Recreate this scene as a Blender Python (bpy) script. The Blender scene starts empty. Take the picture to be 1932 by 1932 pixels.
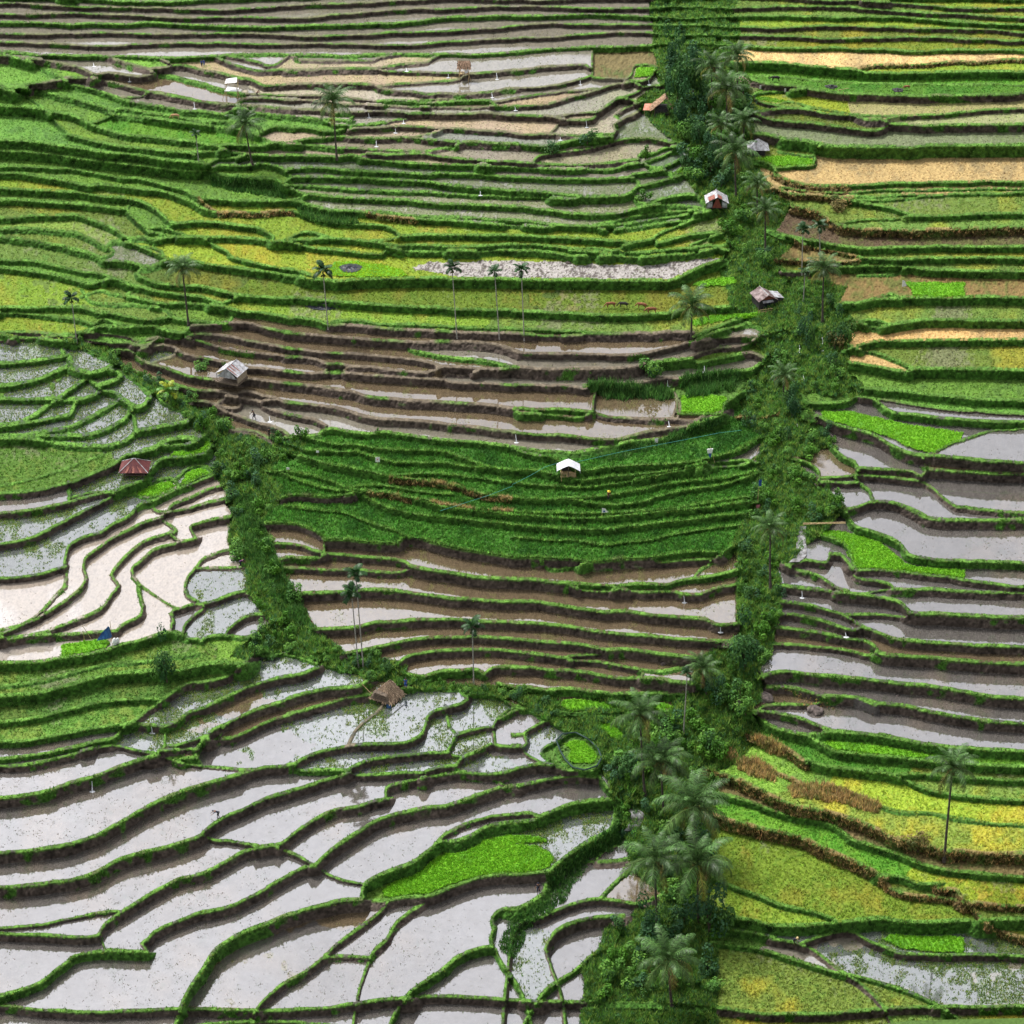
import numpy as np, math
LINES="""@120,120
m60 8,25 130,50 230,90 300,118 400,108 580,132 700,140 790,112
m60 400,8 560,30 690,60 750,78 790,112
m25 750,78 870,70 930,42 880,8
m55 930,42 1060,50 1200,85 1330,110 1480,150 1600,165 1690,205 1760,215 1960,205
m50 1300,8 1420,30 1520,60 1620,85 1700,90 1960,85
m35 1600,8 1680,25 1720,45 1790,45 1850,15
g40 790,112 960,135 1100,175 1230,212 1290,235 1450,270 1550,285
m28 1550,285 1650,292 1960,300
m50 8,160 60,150 270,150 440,185 600,230 735,268
m65 735,268 850,282 1010,310 1210,350 1400,372 1600,380 1750,395 1960,410
m12 735,268 690,302 600,315 490,318
m30 1480,372 1550,325 1700,322 1960,335
g50 8,150 75,195 200,225 330,260 470,310 560,345 700,372 900,400 1040,430 1200,435 1380,455 1440,415 1540,415 1700,450 1960,468
g60 8,300 200,350 330,385 430,425
g45 430,425 560,415 700,440 900,465 1040,490 1180,520 1380,515 1500,520
g20 430,430 400,490 250,512
g55 420,450 620,470 860,500 1050,530 1200,545 1400,570 1540,590 1600,610 1700,650 1780,700
g50 1660,575 1800,562 1960,570
g55 8,450 130,480 230,530 330,570 500,615 700,640 900,665 1080,680 1250,710 1400,715 1550,715 1700,725 1780,700 1960,705
g50 8,560 60,620 150,650 280,680 400,705 600,735 800,755 1000,770 1130,775 1300,765 1385,752 1500,775 1600,795 1750,800 1960,800
g10 1310,715 1385,752
g60 8,715 200,745 400,775 600,790 800,825 1000,845 1100,855 1200,865
g30 1060,800 1130,800 1200,860 1250,870 1330,832 1500,825 1570,800
g70 8,800 250,835 500,865 700,885 850,905 1100,920 1250,920
g85 1250,920 1400,965 1600,985 1800,1000 1900,1060 1932,1080
g25 1250,915 1320,888 1450,880 1610,885
g50 1610,885 1700,865 1850,905 1940,960
g40 8,915 150,925 300,950 500,985 680,1000 850,1045 1000,1080 1100,1105
g60 8,1010 120,1035 250,1060 330,1045 500,1065 700,1085 830,1095 960,1130 1100,1190 1200,1250 1300,1290
g45 1060,1110 1150,1155 1350,1170 1600,1185 1960,1185
d50 1160,1170 1220,1210 1310,1275 1450,1280 1750,1275 1960,1262
g50 8,1105 200,1120 400,1150 560,1165 700,1200 800,1255 880,1320 940,1365 1100,1362 1300,1365 1500,1385 1650,1405 1720,1435 1790,1480 1780,1510
g45 8,1200 200,1215 380,1235 500,1255 560,1250
g60 605,1215 560,1250 620,1330 700,1400 750,1445
g20 740,1410 850,1405 930,1390 940,1365
g35 750,1420 900,1425 1020,1460 1060,1485
g25 740,1455 870,1470 880,1495
g55 8,1310 120,1305 250,1340 380,1390 480,1440 530,1480 600,1495 690,1480 800,1510 880,1495 1060,1485 1250,1490 1400,1490 1600,1500 1760,1520 1960,1510
g50 8,1440 130,1450 250,1500 350,1560 430,1590 430,1625 380,1650 330,1650
g40 400,1560 440,1530 560,1535 650,1560 740,1600 830,1640 900,1680
g35 700,1535 780,1580 850,1610
g35 1200,1490 1300,1560 1400,1610 1430,1650 1550,1690 1700,1720 1960,1765
g60 8,1565 100,1590 250,1625 330,1660 370,1690 500,1690 620,1710 740,1735 900,1720
g60 850,1610 900,1680 1080,1680 1250,1715 1450,1740 1650,1770 1960,1815
g40 8,1740 100,1760 180,1785 300,1790 400,1820 450,1840
g35 720,1735 650,1800 740,1850 850,1880 1000,1890 1200,1910 1400,1930
g50 8,1820 130,1850 200,1870 280,1880 450,1840 600,1895 800,1935
@570,120
m30 90,-20 120,5 400,8 700,5 800,-20
m60 0,85 300,75 600,72 760,72
m35 760,72 850,55 1000,35 1200,22 1240,-10
m32 760,75 850,98 1100,103 1400,112 1560,115
m50 1560,115 1750,105 1960,92
m50 0,205 250,198 600,200 740,205 790,235 900,260 1050,270 1300,285 1500,285 1700,270 1850,245 1960,238
m28 780,212 950,205 1150,195 1350,180 1450,168 1560,120
m30 0,300 300,302 520,318 650,328 780,348
g40 780,345 1040,348 1200,360 1430,350 1720,345 1760,385 1960,392
m20 1040,348 1200,333 1400,330 1440,350
m25 0,340 240,350 430,365 620,375 770,385 1000,394 1300,397 1600,400 1760,400
m25 1720,362 1800,345 1960,322
m45 0,410 250,418 430,440 560,440 700,432 950,435 1060,455
m55 1060,455 1160,450 1400,455 1700,445 1960,465
g50 0,470 150,475 290,495 420,495 550,510 560,440
m25 1060,455 1020,490 940,505 850,530
g35 420,550 550,545 700,540 850,533
g25 290,500 420,550
m42 530,600 560,580 700,570 900,562 1100,560 1300,575 1500,585 1700,595 1960,620
g45 0,570 200,575 330,600 450,590 550,545 530,600
m50 500,645 650,655 800,655 1000,650 1100,655 1300,675 1500,690
m15 1060,650 1200,625 1280,600 1330,578
m70 1440,720 1500,692 1700,692 1960,705
g45 0,640 200,660 330,650 420,640 500,645
g50 0,705 220,712 430,740 470,745
m38 470,745 700,750 950,765 1180,770 1300,750 1440,720
g60 0,795 200,800 450,810 560,795 640,830
g45 640,830 850,850 1150,870 1500,885 1800,895 1960,902
m38 640,830 640,800 760,788 860,805 890,795 1150,790 1300,815 1550,832 1750,850 1960,855
g15 1150,790 1180,770
g40 0,905 200,905 400,915 600,930 900,945 1200,955 1500,955 1960,985
g55 -10,1005 60,985 250,985 500,985 800,1000 1000,1010 1200,1020 1350,1045 1550,1070 1700,1078 1960,1095
g35 -10,1040 200,1055 400,1075 600,1085 900,1100 1200,1115 1450,1130 1650,1140 1960,1150
g45 -10,1075 100,1100 200,1130 400,1150 700,1165 1000,1180 1150,1195 1400,1215 1600,1220 1960,1230
g20 0,1180 100,1165 190,1145
g60 0,1170 100,1185 200,1220 400,1260 500,1265 700,1275 900,1290 1100,1310 1400,1320 1700,1335 1960,1345
d45 640,1275 800,1305 1100,1335
g35 1110,1310 1110,1335 1400,1350 1700,1375 1960,1390
g40 40,1263 100,1280 200,1320 330,1355 500,1370 700,1380 850,1400 930,1440 975,1475 1150,1475 1400,1470 1700,1475 1960,1475
g12 975,1475 900,1505 720,1517
g25 0,1440 150,1450 300,1470 380,1492
g50 0,1515 200,1510 380,1500 500,1505 700,1520 850,1545 950,1560 1150,1555 1400,1565 1700,1560 1960,1545
g35 0,1570 180,1570 360,1590 500,1608 680,1625 820,1625 860,1560
g55 860,1570 1000,1600 1200,1610 1400,1600 1600,1600 1960,1600
g35 0,1760 100,1770 220,1810 260,1840
g75 0,1815 100,1815 240,1840 450,1850 700,1840 900,1835 1100,1835 1300,1830 1500,1840 1960,1840
@1020,120
m45 20,92 200,70 450,50 640,45 690,100
m28 20,240 300,225 500,190 620,155 690,125 690,100
m24 20,320 250,290 400,270 550,255 700,245 750,250
m15 690,125 700,150 850,150 980,155 1030,110 1050,50 1200,45 1240,60
m10 690,100 690,-20
m40 20,390 130,385 290,378 430,342 600,292 750,250 900,202 1050,178 1160,165 1270,128
g10 980,155 1050,178
m28 1050,178 1060,200 1120,225 1200,215 1330,210
m28 1120,225 1070,270 960,310 900,330
m20 380,472 500,458 600,445 720,440
m48 20,465 200,470 350,475 430,495 640,505 715,480 720,440 760,425 860,360 900,325 960,320 1110,340
m15 330,620 390,560 430,495
m60 860,630 890,590 870,550 930,505 1000,470 1070,440 1130,430
m50 880,470 940,420 1000,385 1110,368
g10 880,470 930,505
m42 20,620 150,625 330,625 450,635 560,640
g30 560,640 700,625 860,618
g50 20,705 150,710 330,720 480,685 570,660 700,655 860,640 860,690
m45 180,850 260,800 380,780 500,765 700,735 860,690 1000,665 1140,657 1200,665 1390,648
m38 20,855 200,865 450,880 650,880 850,865 950,850 1080,835
g40 20,902 300,915 600,925 870,920 1000,885 1110,870
g30 1110,870 1180,850 1300,800 1400,740 1480,705
g35 1130,880 1180,905 1270,910 1350,880 1450,830 1580,790 1600,740
g30 1080,835 1100,800 1200,790 1300,740 1450,690
g45 20,985 300,995 600,1000 850,1000 1000,985 1040,965 1170,945 1300,925 1370,960
g40 1370,960 1520,960 1650,910 1730,880
g15 1370,960 1450,900 1600,860 1720,845
g60 20,1097 200,1105 400,1125 600,1145 800,1150 950,1140 1020,1110
g45 1020,1110 1070,1060 1060,1000 1000,985
g50 1020,1110 1090,1195 1200,1185 1350,1150 1550,1140 1640,1150
g40 1100,1100 1200,1040 1350,1000 1480,980
g25 20,1150 280,1160 500,1165 600,1145
g50 20,1230 200,1245 400,1275 550,1295 700,1300 850,1290 1000,1275 1080,1245 1200,1220 1400,1215 1650,1215
g40 700,1365 900,1340 1070,1310 1200,1290 1400,1270 1600,1265 1740,1255
g35 740,1395 900,1385 1100,1355 1300,1325 1500,1300 1740,1265
g35 20,1345 200,1365 400,1385 600,1395 740,1395
g35 740,1395 770,1425 950,1425 1150,1395 1350,1360 1550,1340 1760,1320
g35 20,1390 250,1410 430,1415
g40 20,1475 300,1490 600,1505 900,1520 1040,1535 1180,1510 1210,1500 1240,1535 1350,1510 1550,1465 1830,1435
g20 1210,1500 1250,1460 1380,1410 1550,1400
g32 20,1545 200,1550 400,1575 500,1590 650,1580 780,1590 850,1610 920,1590 930,1570 1040,1535
g35 500,1590 520,1605 700,1610 830,1618 850,1610
g40 920,1590 950,1615 1100,1615 1300,1595 1500,1580 1700,1560 1830,1545
g22 1560,1575 1520,1555 1600,1520 1750,1470 1840,1435
g60 20,1600 200,1605 400,1620 480,1640 700,1650 850,1640 1050,1660 1300,1640 1600,1615 1840,1600
g75 20,1840 300,1845 700,1850 1100,1850 1360,1850 1500,1790 1600,1740 1780,1680
@1470,120
g60 0,10 200,15 450,25 650,50 850,68 1020,80 1090,105 1300,108 1600,105 1920,100
d32 1020,80 1150,55 1400,40 1600,35 1920,15
g12 0,105 250,135 500,155 750,180 1000,195 1300,200 1920,205
m70 0,155 200,180 400,210 600,235 800,270 1000,285 1250,290 1450,300 1700,300 1920,293
g25 100,265 200,280 400,265 570,245 600,235
m32 100,315 200,350 350,385 470,405 640,405
m15 340,365 480,355 640,400 720,410 900,440 1000,460
m36 1000,460 1150,470 1400,468 1700,460 1920,438
m15 640,400 800,360
m50 100,425 250,430 420,410 600,420 800,455 980,465 1030,475
m70 1030,475 1100,495 1250,500 1300,535 1500,545 1700,550 1920,545
m15 1250,500 1400,468
m45 120,500 300,500 600,520 800,545 1000,575 1200,590 1300,535
m50 120,610 250,620 400,660
g105 400,660 600,685 900,720 1200,728 1480,728 1700,715 1920,715
g25 370,770 500,790 650,800 720,770
g55 150,830 250,860 330,900 340,960
d60 330,970 450,1010 600,1045 800,1055 950,1058
g20 340,905 500,895 660,880 690,850
g28 950,1058 1100,1050 1350,1035 1600,1035 1920,1030
g22 960,1110 1200,1095 1500,1090 1920,1085
d35 230,1020 400,1070 600,1100 800,1115 960,1110
d55 250,1090 450,1120 650,1135 850,1150 1000,1150
g25 1000,1150 1150,1150 1400,1135 1700,1140 1920,1130
g28 940,1190 1050,1195 1200,1225 1350,1260 1480,1310
g20 850,1150 1000,1180 1300,1175 1500,1160 1640,1165
g40 1480,1310 1600,1315 1750,1310 1920,1302
g15 1480,1310 1300,1340 1100,1345 870,1345
d65 480,1225 650,1260 720,1300 800,1350 880,1395 1000,1410 1200,1420 1500,1430 1700,1425 1920,1415
g48 300,1430 450,1480 600,1510 750,1535 900,1560 1100,1585 1350,1575 1600,1570 1920,1570
d25 480,1560 650,1570 820,1600 950,1625 1030,1655
g45 1030,1655 1200,1670 1400,1675 1600,1665 1920,1665
d30 360,1670 550,1680 750,1690 1000,1685 1030,1655
g60 850,1740 1050,1730 1250,1730 1450,1735 1650,1765 1920,1770
g30 1030,1810 1200,1800 1350,1790 1450,1735
m30 400,1775 560,1780 850,1740
@120,570
g50 640,22 800,50 1000,80 1060,88
g40 170,40 330,50 430,75 540,92 620,105 800,150 950,160 1060,150
g12 540,92 640,60
g28 1060,88 1200,105 1360,150 1500,95
g45 1090,10 1200,15 1350,50 1500,90 1700,100 1960,108
g30 180,100 250,140 380,165 500,170 610,160
g55 1060,150 1200,165 1370,180 1500,215 1700,240 1960,275
g40 620,165 900,210 930,270 1060,300
g45 10,190 180,190 330,240 360,230
g38 360,230 500,255 650,285 760,300 930,275
g40 10,275 150,295 280,325 360,285 500,330 700,345 760,340
g30 1060,300 1200,310 1340,325 1420,315 1460,260
m60 1110,325 1340,330 1430,315 1600,325 1750,370 1960,415
g60 180,370 350,350 560,352 760,342 900,385 1040,402 1110,340
m28 10,420 150,400 380,405 550,430 650,475 690,465 830,440 950,455 1060,440
m42 10,425 150,440 300,465 420,485 550,490 680,510 760,490 830,440
m55 1060,440 1150,415 1300,415 1450,435 1550,465 1700,490 1960,545
m45 430,590 450,545 560,540 640,548 690,530
m55 690,530 770,515 880,505 970,530 1030,575 1150,605 1330,640
m15 970,530 970,580 930,605 780,595
m48 1060,440 1200,480 1350,525 1500,555 1700,580 1960,612
m50 590,590 700,640 850,685 1000,740 1100,770 1350,800
m45 530,690 600,720 700,755 850,800 1060,865
m48 1330,640 1560,690 1750,705 1960,728
m48 1350,800 1540,800 1600,790 1750,810 1960,828
m50 1060,865 1200,890 1300,890 1480,915
m40 1480,915 1570,890 1700,930 1800,945 1880,980 1960,985
m42 1340,960 1400,935 1520,945 1660,970 1820,1005
m40 960,950 1100,975 1250,985 1380,1030 1480,1035 1520,1010 1520,945
m55 1250,1065 1400,1070 1530,1110 1650,1160 1780,1190 1880,1230 1920,1265
m50 1640,1020 1750,1045 1960,1092
m50 1450,1215 1560,1215 1680,1245 1770,1290 1880,1290 1920,1265
g30 8,470 150,490 300,570 420,620 520,700 640,800 800,920 900,1010 1100,1090 1200,1160 1300,1300
g40 40,510 30,580 100,670 170,720 250,745 400,715 440,680
g45 8,715 60,690 120,715 250,748
g25 8,610 60,600 110,650
g35 250,745 230,790 150,840 60,900 8,945
g35 420,720 500,745 500,790 420,830 310,860
g40 8,965 150,965 300,920 330,870 240,790
g40 8,1105 100,1080 160,980
g45 8,1210 150,1170 300,1100 420,1030 500,960 480,920 330,880
g45 8,1270 180,1270 350,1230 480,1170 560,1120 590,1020 500,960
g35 500,940 650,1030 740,980 750,920 680,850
g45 20,1340 120,1360 280,1360 430,1350 560,1310 640,1240
g45 650,1230 720,1215 900,1190 1080,1150 1090,1120
g45 590,1020 620,1120 640,1240
g40 860,1330 1000,1290 1130,1270
g45 870,1390 1000,1350 1140,1320 1230,1250
g50 900,1450 1080,1435 1220,1410 1290,1340
g45 1000,1690 1100,1650 1200,1600 1300,1570
g45 580,1770 700,1785 800,1785 900,1740 1000,1690
g30 980,1600 1090,1530 1200,1515 1310,1530
g30 580,1740 750,1670 920,1625 1000,1690
g15 8,1560 150,1500 370,1430
m60 8,1675 200,1620 400,1530 490,1480
g30 490,1480 560,1430 640,1420 780,1380 860,1330
g40 430,1740 560,1690 700,1640 740,1600 830,1480 900,1450
m40 80,1790 250,1750 430,1740
g20 80,1790 90,1720
m50 8,1840 200,1790 430,1742 435,1780 350,1830 200,1900 100,1950
g60 590,1960 640,1870 700,1830 770,1820 880,1770 1000,1710 1090,1680
m50 1090,1680 1200,1630 1300,1590 1350,1610
m50 920,1880 960,1840 1100,1790 1250,1720 1380,1680
m45 920,1880 930,1905 1050,1890 1200,1850 1330,1810 1460,1770
m20 770,1820 790,1890 880,1915 930,1905
@570,570
g55 0,108 200,120 400,135 600,155 800,170 1000,180 1200,190 1450,205 1700,210 1960,220
g50 0,275 250,298 370,335
g28 330,295 600,300 800,330 1000,335 1300,345 1600,360 1960,370
m65 370,335 600,340 800,365 1000,380 1200,385 1500,395 1750,405 1960,412
m60 0,400 200,415 400,435 600,450 900,470 1050,475
m85 1050,475 1200,475 1400,472 1700,485 1850,520 1960,565
g38 1020,480 1030,515 1100,555 1250,590 1450,615 1650,640 1800,660 1960,690
m50 0,535 200,550 400,565 600,580 800,600 1000,620 1130,640 1250,665 1310,690
m12 1310,690 1250,720 1170,732
m60 0,600 200,615 290,635 350,660 450,660 550,683
m15 330,660 350,715 470,725 550,683
m48 550,683 700,690 900,715 1100,730 1200,735 1310,690
m60 0,735 200,740 330,730 480,740 700,755 1000,775 1200,790 1330,795
m48 1310,690 1450,690 1600,700 1800,705 1960,695
m35 1330,795 1370,750 1500,760 1650,760
m60 1330,795 1450,825 1700,830 1960,838
m80 0,825 150,835 350,860 550,895 700,935 850,950 1000,965 1250,980 1400,990 1700,1005 1960,1040
m68 0,985 200,1000 400,1025 500,1050 700,1110 900,1130 1200,1150 1500,1185 1800,1220 1960,1247
m55 0,1092 150,1110 250,1130 340,1180
g15 340,1180 300,1240
g45 0,1275 150,1272 300,1245 370,1205 550,1235 700,1250 850,1240 1000,1260 1200,1285 1400,1310 1700,1330 1960,1370
g30 150,1310 400,1340 600,1350 800,1380 1050,1390 1300,1400 1500,1460 1700,1530 1910,1560
g28 600,1400 750,1450 900,1490 1200,1500 1400,1500 1550,1535 1710,1532
g30 -120,1360 150,1380 300,1400 600,1400
g30 -100,1430 200,1460 400,1520 600,1550 750,1580 880,1610
g30 -150,1560 200,1600 400,1660 500,1700 680,1735
d28 880,1610 1100,1640 1400,1680 1700,1770 1910,1790
d32 680,1735 900,1760 1150,1810 1350,1850 1500,1870 1700,1890 1910,1900
m60 -60,1800 100,1760 350,1780 560,1820
m50 0,1860 100,1870 300,1900 450,1935
@1020,570
g58 20,215 200,225 400,235 600,245 850,258 1100,250 1330,240
g40 1330,240 1600,190 1880,190
g28 20,368 300,380 600,392 640,400
m45 20,405 150,415 300,430 500,430 600,420 640,400
m80 640,400 900,405 1150,405 1350,390 1480,380
g35 1540,400 1700,370 1940,290
g25 1500,440 1700,410 1940,350
m48 20,545 100,570 300,575 600,580 900,590 1050,590 1180,565 1350,525 1600,460 1800,440 1940,430
m110 20,680 50,688 300,700 600,700 900,695 1050,680
m45 1050,680 1150,650 1300,630 1500,600 1700,540 1940,515
g60 1200,680 1400,625 1530,610 1570,650 1700,630 1940,580
m55 1050,800 1260,785 1430,785
g45 1430,785 1700,740 1940,720
m60 20,840 400,850 620,850
g75 640,870 780,820 900,830 1050,840 1070,870 1380,880
m20 760,900 710,960 700,1060 650,1090
g32 30,1040 180,1040 500,1050 690,1065
g28 30,1040 80,1080 200,1090 400,1100 600,1110 650,1090
m48 690,1070 850,1110 1000,1120 1200,1130 1370,1125 1400,1130 1550,1150
m15 1370,880 1400,1000 1370,1125
m15 1430,900 1430,1010 1410,1130
g12 1430,1080 1600,1085 1770,1070
m55 20,1240 100,1245 300,1260 500,1275 700,1290 900,1298 1000,1280 1150,1240 1300,1210 1480,1180 1600,1120 1800,1070
g55 20,1372 200,1390 400,1400 500,1410 650,1395 800,1365 900,1340 1030,1310 1300,1290 1450,1240 1550,1170 1780,1080 1800,1000 1940,900
g28 20,1410 200,1430 380,1470 480,1530 590,1570
g32 590,1570 800,1540 1000,1520 1300,1510 1550,1490 1700,1450 1940,1390 2110,1350
g38 20,1560 200,1560 380,1600 600,1640 900,1610 1300,1570 1650,1500 1940,1470 2110,1440
g32 20,1790 200,1800 500,1800 900,1760 1200,1700 1500,1650 1940,1600 2110,1570
g32 500,1850 800,1850 1100,1830 1400,1740 1700,1700 1940,1640 2110,1610
g32 20,1900 300,1920 700,1920 1000,1910 1400,1880 1700,1830 1940,1790 2110,1760
@1470,570
g70 1400,118 1430,105 1700,105 1920,105
g20 1170,75 1300,75 1400,118
g60 880,150 1030,150 1180,120 1390,130
g65 960,285 1150,290 1250,310 1310,330 1500,300 1640,290 1920,295
g55 960,330 1100,340 1200,350 1310,330
g50 930,475 1200,475 1500,470 1920,465
g32 930,540 1050,545 1200,580 1350,635 1500,695
g80 960,650 1100,670 1300,710 1450,725 1530,700 1700,700 1920,705
g15 930,720 960,810 1060,860
g52 1060,860 1200,870 1400,890 1600,920 1800,940 1920,950
m20 1030,930 1250,970 1450,1000 1700,1040 1920,1060
g65 1150,1010 1300,1060 1500,1090 1700,1120 1920,1135
g50 560,920 620,980 750,995 910,990 1030,930
m85 600,1060 720,1120 850,1170 1000,1210 1150,1250 1300,1340 1450,1410 1600,1432 1750,1435 1920,1455
m12 1600,1432 1700,1400 1800,1340 1920,1300
m75 1560,1470 1620,1540 1750,1555 1920,1565
m45 1020,1540 1200,1545 1400,1560 1500,1575 1570,1610 1620,1540
m52 1020,1590 1200,1605 1400,1625 1540,1645 1650,1700 1750,1790 1850,1860 1920,1870
m10 1540,1645 1570,1610
g40 820,1370 900,1440 1000,1490 1030,1560 1020,1600
m28 700,1620 860,1615 1020,1600
m40 690,1665 850,1660 1020,1670
g25 1020,1590 1030,1660 1120,1730 1160,1830
m60 920,1885 1040,1865 1160,1830 1300,1830 1450,1870 1600,1935
g30 680,1690 800,1790 920,1885
g30 430,1460 600,1490 700,1570 700,1660
g28 0,1390 120,1330 250,1270
g30 0,1600 150,1570 230,1545
g30 0,1840 200,1800
g40 0,340 150,335 270,335
g35 0,290 220,280
m42 0,430 200,430 340,390 390,375
m42 0,520 120,490 230,470
m50 0,590 150,570 280,590
g45 0,730 150,700 300,640
d25 20,1120 150,1115 280,1100 360,1070
@120,1020
m58 8,115 100,60 250,-10
m55 40,470 50,400 80,310 150,260 250,215 350,185 450,115 550,75 620,30 660,-20
m55 8,790 100,720 170,660 220,580 200,510 205,450 230,390 330,310 450,230 600,160 720,110 850,70 880,20
m20 8,490 40,480 50,580 40,640 8,680
m58 8,975 150,920 280,870 380,800 440,700 490,640 440,570 450,520 520,430 620,330 720,260 830,220 930,190
m25 850,70 870,100 960,160 965,190 930,190 930,220 1000,265 1040,265
m65 480,1015 530,965 600,930 680,880 695,810
g22 695,810 670,720 655,620 610,570
m65 610,570 610,480 680,420 800,330 950,290 1020,265 1140,240
m15 655,610 700,650 800,720 900,790 990,830
m65 1140,240 1100,170 1110,130 1200,100 1300,80 1430,60
m48 1140,490 1200,420 1300,370 1400,335 1480,325
m30 1140,490 1180,500 1300,490 1450,485 1560,480
m15 1480,325 1550,400 1570,440 1550,490
m30 1140,490 1080,570 1060,640 1065,720 1130,765 1190,790
m58 990,830 1080,810 1190,790
m20 990,830 940,880 950,950 930,1020
m48 1195,790 1300,770 1420,720 1550,690 1640,750
m45 1190,790 1200,830 1120,900 1050,990 1050,1060
m58 1400,1050 1420,1000 1500,930 1600,880 1720,880 1790,930
g22 1080,1085 1160,1090 1190,1110 1230,1075 1330,1060 1420,1065 1550,1080 1650,1050
m60 8,1050 200,1040 350,1020 480,1015
g70 8,1245 200,1215 380,1180 500,1135 650,1100 800,1060 930,1030 1050,1060 1080,1085
g48 8,1400 200,1345 350,1305 500,1290 700,1275 850,1265 960,1240 1080,1225 1150,1210
g85 8,1490 200,1440 350,1395 500,1370 700,1360 850,1350 1000,1345 1200,1300 1350,1290 1500,1230
g35 8,1700 150,1660 300,1625 500,1600 700,1590 850,1585
m68 630,1775 700,1720 800,1640 880,1580 1000,1500 1100,1450 1250,1440 1400,1400 1550,1280 1650,1190 1720,1160 1760,1200
g42 8,1890 200,1850 400,1820 560,1800 630,1780
g40 300,1960 450,1920 560,1810
m38 630,1785 700,1805 800,1810 900,1812
m65 900,1812 1000,1770 1100,1700 1250,1650 1400,1570 1550,1500 1700,1450 1850,1410 1940,1392
g12 890,1815 890,1960
m75 1210,1910 1300,1840 1400,1800 1550,1720 1700,1660 1850,1610 1940,1575
m62 1330,1950 1450,1910 1600,1850 1750,1780 1940,1705
m25 1210,1910 1330,1920 1390,1810
@570,1020
m65 0,-30 150,-20 300,0 450,20 560,50 650,90 760,130 880,160 960,190 1010,225
m60 -200,110 0,110 130,130 250,180 310,220
m12 310,220 330,260 330,360
m38 330,240 500,245 700,265 850,275 950,275 1010,230
m85 1010,225 1150,245 1300,290 1500,330 1700,365 1960,405
m42 -160,290 0,285 130,300 230,340 310,360 330,360
m58 -100,410 0,405 150,405 300,400 340,370 500,375 650,400 800,405 900,415 1000,435 1050,470
m80 1050,470 1200,500 1400,525 1600,560 1800,575 1960,580
m48 -100,480 0,480 150,490 350,500 600,505 800,520 950,525 1040,500 1050,470
m68 60,715 200,700 400,690 550,680 750,675 900,680 1050,695 1200,715 1400,740 1600,755 1800,765 1960,772
m62 220,1000 400,995 550,990 680,965 800,940 1000,930 1200,920 1400,920 1600,935 1800,940 1960,948
m57 480,1210 600,1190 750,1160 900,1120 1100,1085 1300,1070 1500,1065 1700,1070 1960,1090
m68 960,1290 1000,1250 1100,1210 1250,1190 1400,1180 1600,1170 1800,1180 1960,1195
g48 160,1180 300,1190 400,1200 480,1212
g40 480,1280 640,1300 750,1330 900,1330 960,1290
g65 1000,1380 1150,1400 1300,1360 1450,1350 1600,1345 1670,1380
m65 1670,1380 1750,1330 1850,1320 1960,1328
g25 -60,1205 0,1215 150,1250 300,1305 450,1340 600,1370 720,1420
m75 30,1400 150,1370 310,1310
m85 30,1578 150,1540 300,1510 450,1490 620,1480 720,1420
m72 30,1727 150,1690 300,1640 450,1600 600,1565 700,1550 770,1560
m10 530,1960 600,1840 700,1750 800,1670 900,1590
g30 770,1560 1000,1500 1200,1505 1350,1500 1470,1510 1520,1560
m45 1520,1560 1530,1590 1480,1630 1350,1660 1250,1690 1200,1740 1190,1800 1150,1880 1080,1940
m15 1350,1660 1360,1750 1390,1830 1440,1890 1420,1940
m32 1440,1890 1550,1860 1700,1820 1755,1830
g32 1520,1545 1650,1550 1800,1580 1900,1640 2000,1700
m18 1950,1655 1850,1700 1790,1760 1755,1830 1760,1940
m30 1790,1760 1950,1690
@1020,1020
m65 20,237 200,250 400,260 600,270 800,300 950,280 1200,250 1400,210 1600,170 1800,150 1940,130
m95 20,400 150,395 300,405 500,415 700,430 900,420 1100,405 1200,400
g38 1200,400 1400,370 1600,355 1780,355 1830,330 1940,260
g35 250,405 330,490 450,490 600,460 700,430
m50 1200,400 1240,440 1450,420 1650,410 1770,390 1790,355
m18 1550,580 1600,510 1680,450 1670,410
m90 20,577 150,580 300,600 480,615
m60 480,640 600,665 800,680 950,665
g40 480,615 700,630 900,635 1100,625 1300,630 1400,600 1550,580 1700,560 1850,520 1940,490
m62 950,650 1100,690 1250,680 1380,690 1450,710 1600,710 1700,670 1800,640 1940,620
m70 20,768 200,770 350,790 500,815 700,840 800,860 950,850 1100,870 1300,890 1500,910 1650,920 1750,960 1940,955
m62 20,948 150,945 400,970 600,995 800,1030 1000,1045 1200,1060 1400,1080 1600,1095 1750,1105 1900,1105
m62 20,1088 200,1100 400,1110 600,1130 750,1155 810,1175 950,1170 1100,1185 1300,1210 1450,1230 1560,1240
m10 810,1175 780,1212
m48 20,1193 150,1200 350,1230 480,1243
m32 480,1243 560,1220 780,1212
m45 480,1243 500,1265 600,1275 800,1290 950,1320 1100,1345 1110,1405
m75 20,1322 200,1325 400,1345 600,1360 750,1385 900,1410 1110,1410
g55 1110,1345 1280,1360 1450,1330
m58 1110,1410 1270,1410 1350,1435 1450,1445 1600,1460
g60 -100,1460 20,1482 150,1490 300,1510 450,1500 600,1515 800,1540 930,1545
g60 930,1545 1190,1540 1350,1540 1500,1540
g45 400,1690 650,1695 900,1695 1150,1690 1400,1680
g30 20,1680 60,1645 300,1760 500,1850
m48 320,1775 220,1810 120,1880 130,1950
m30 20,1898 120,1890
@1470,1020
m90 1430,-15 1550,35 1650,65 1780,85 1920,85
g55 900,50 1000,130 1150,180 1280,230 1380,290 1450,370 1550,400 1700,420 1920,430
m60 780,360 880,370 950,450 1000,500 1200,505 1400,520 1600,545 1800,560 1920,585
g22 720,210 850,250 950,330 1010,490
m30 400,440 600,430 770,430 800,370
m50 1000,500 1000,550 1060,580 1180,595 1300,630 1325,668
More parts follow.
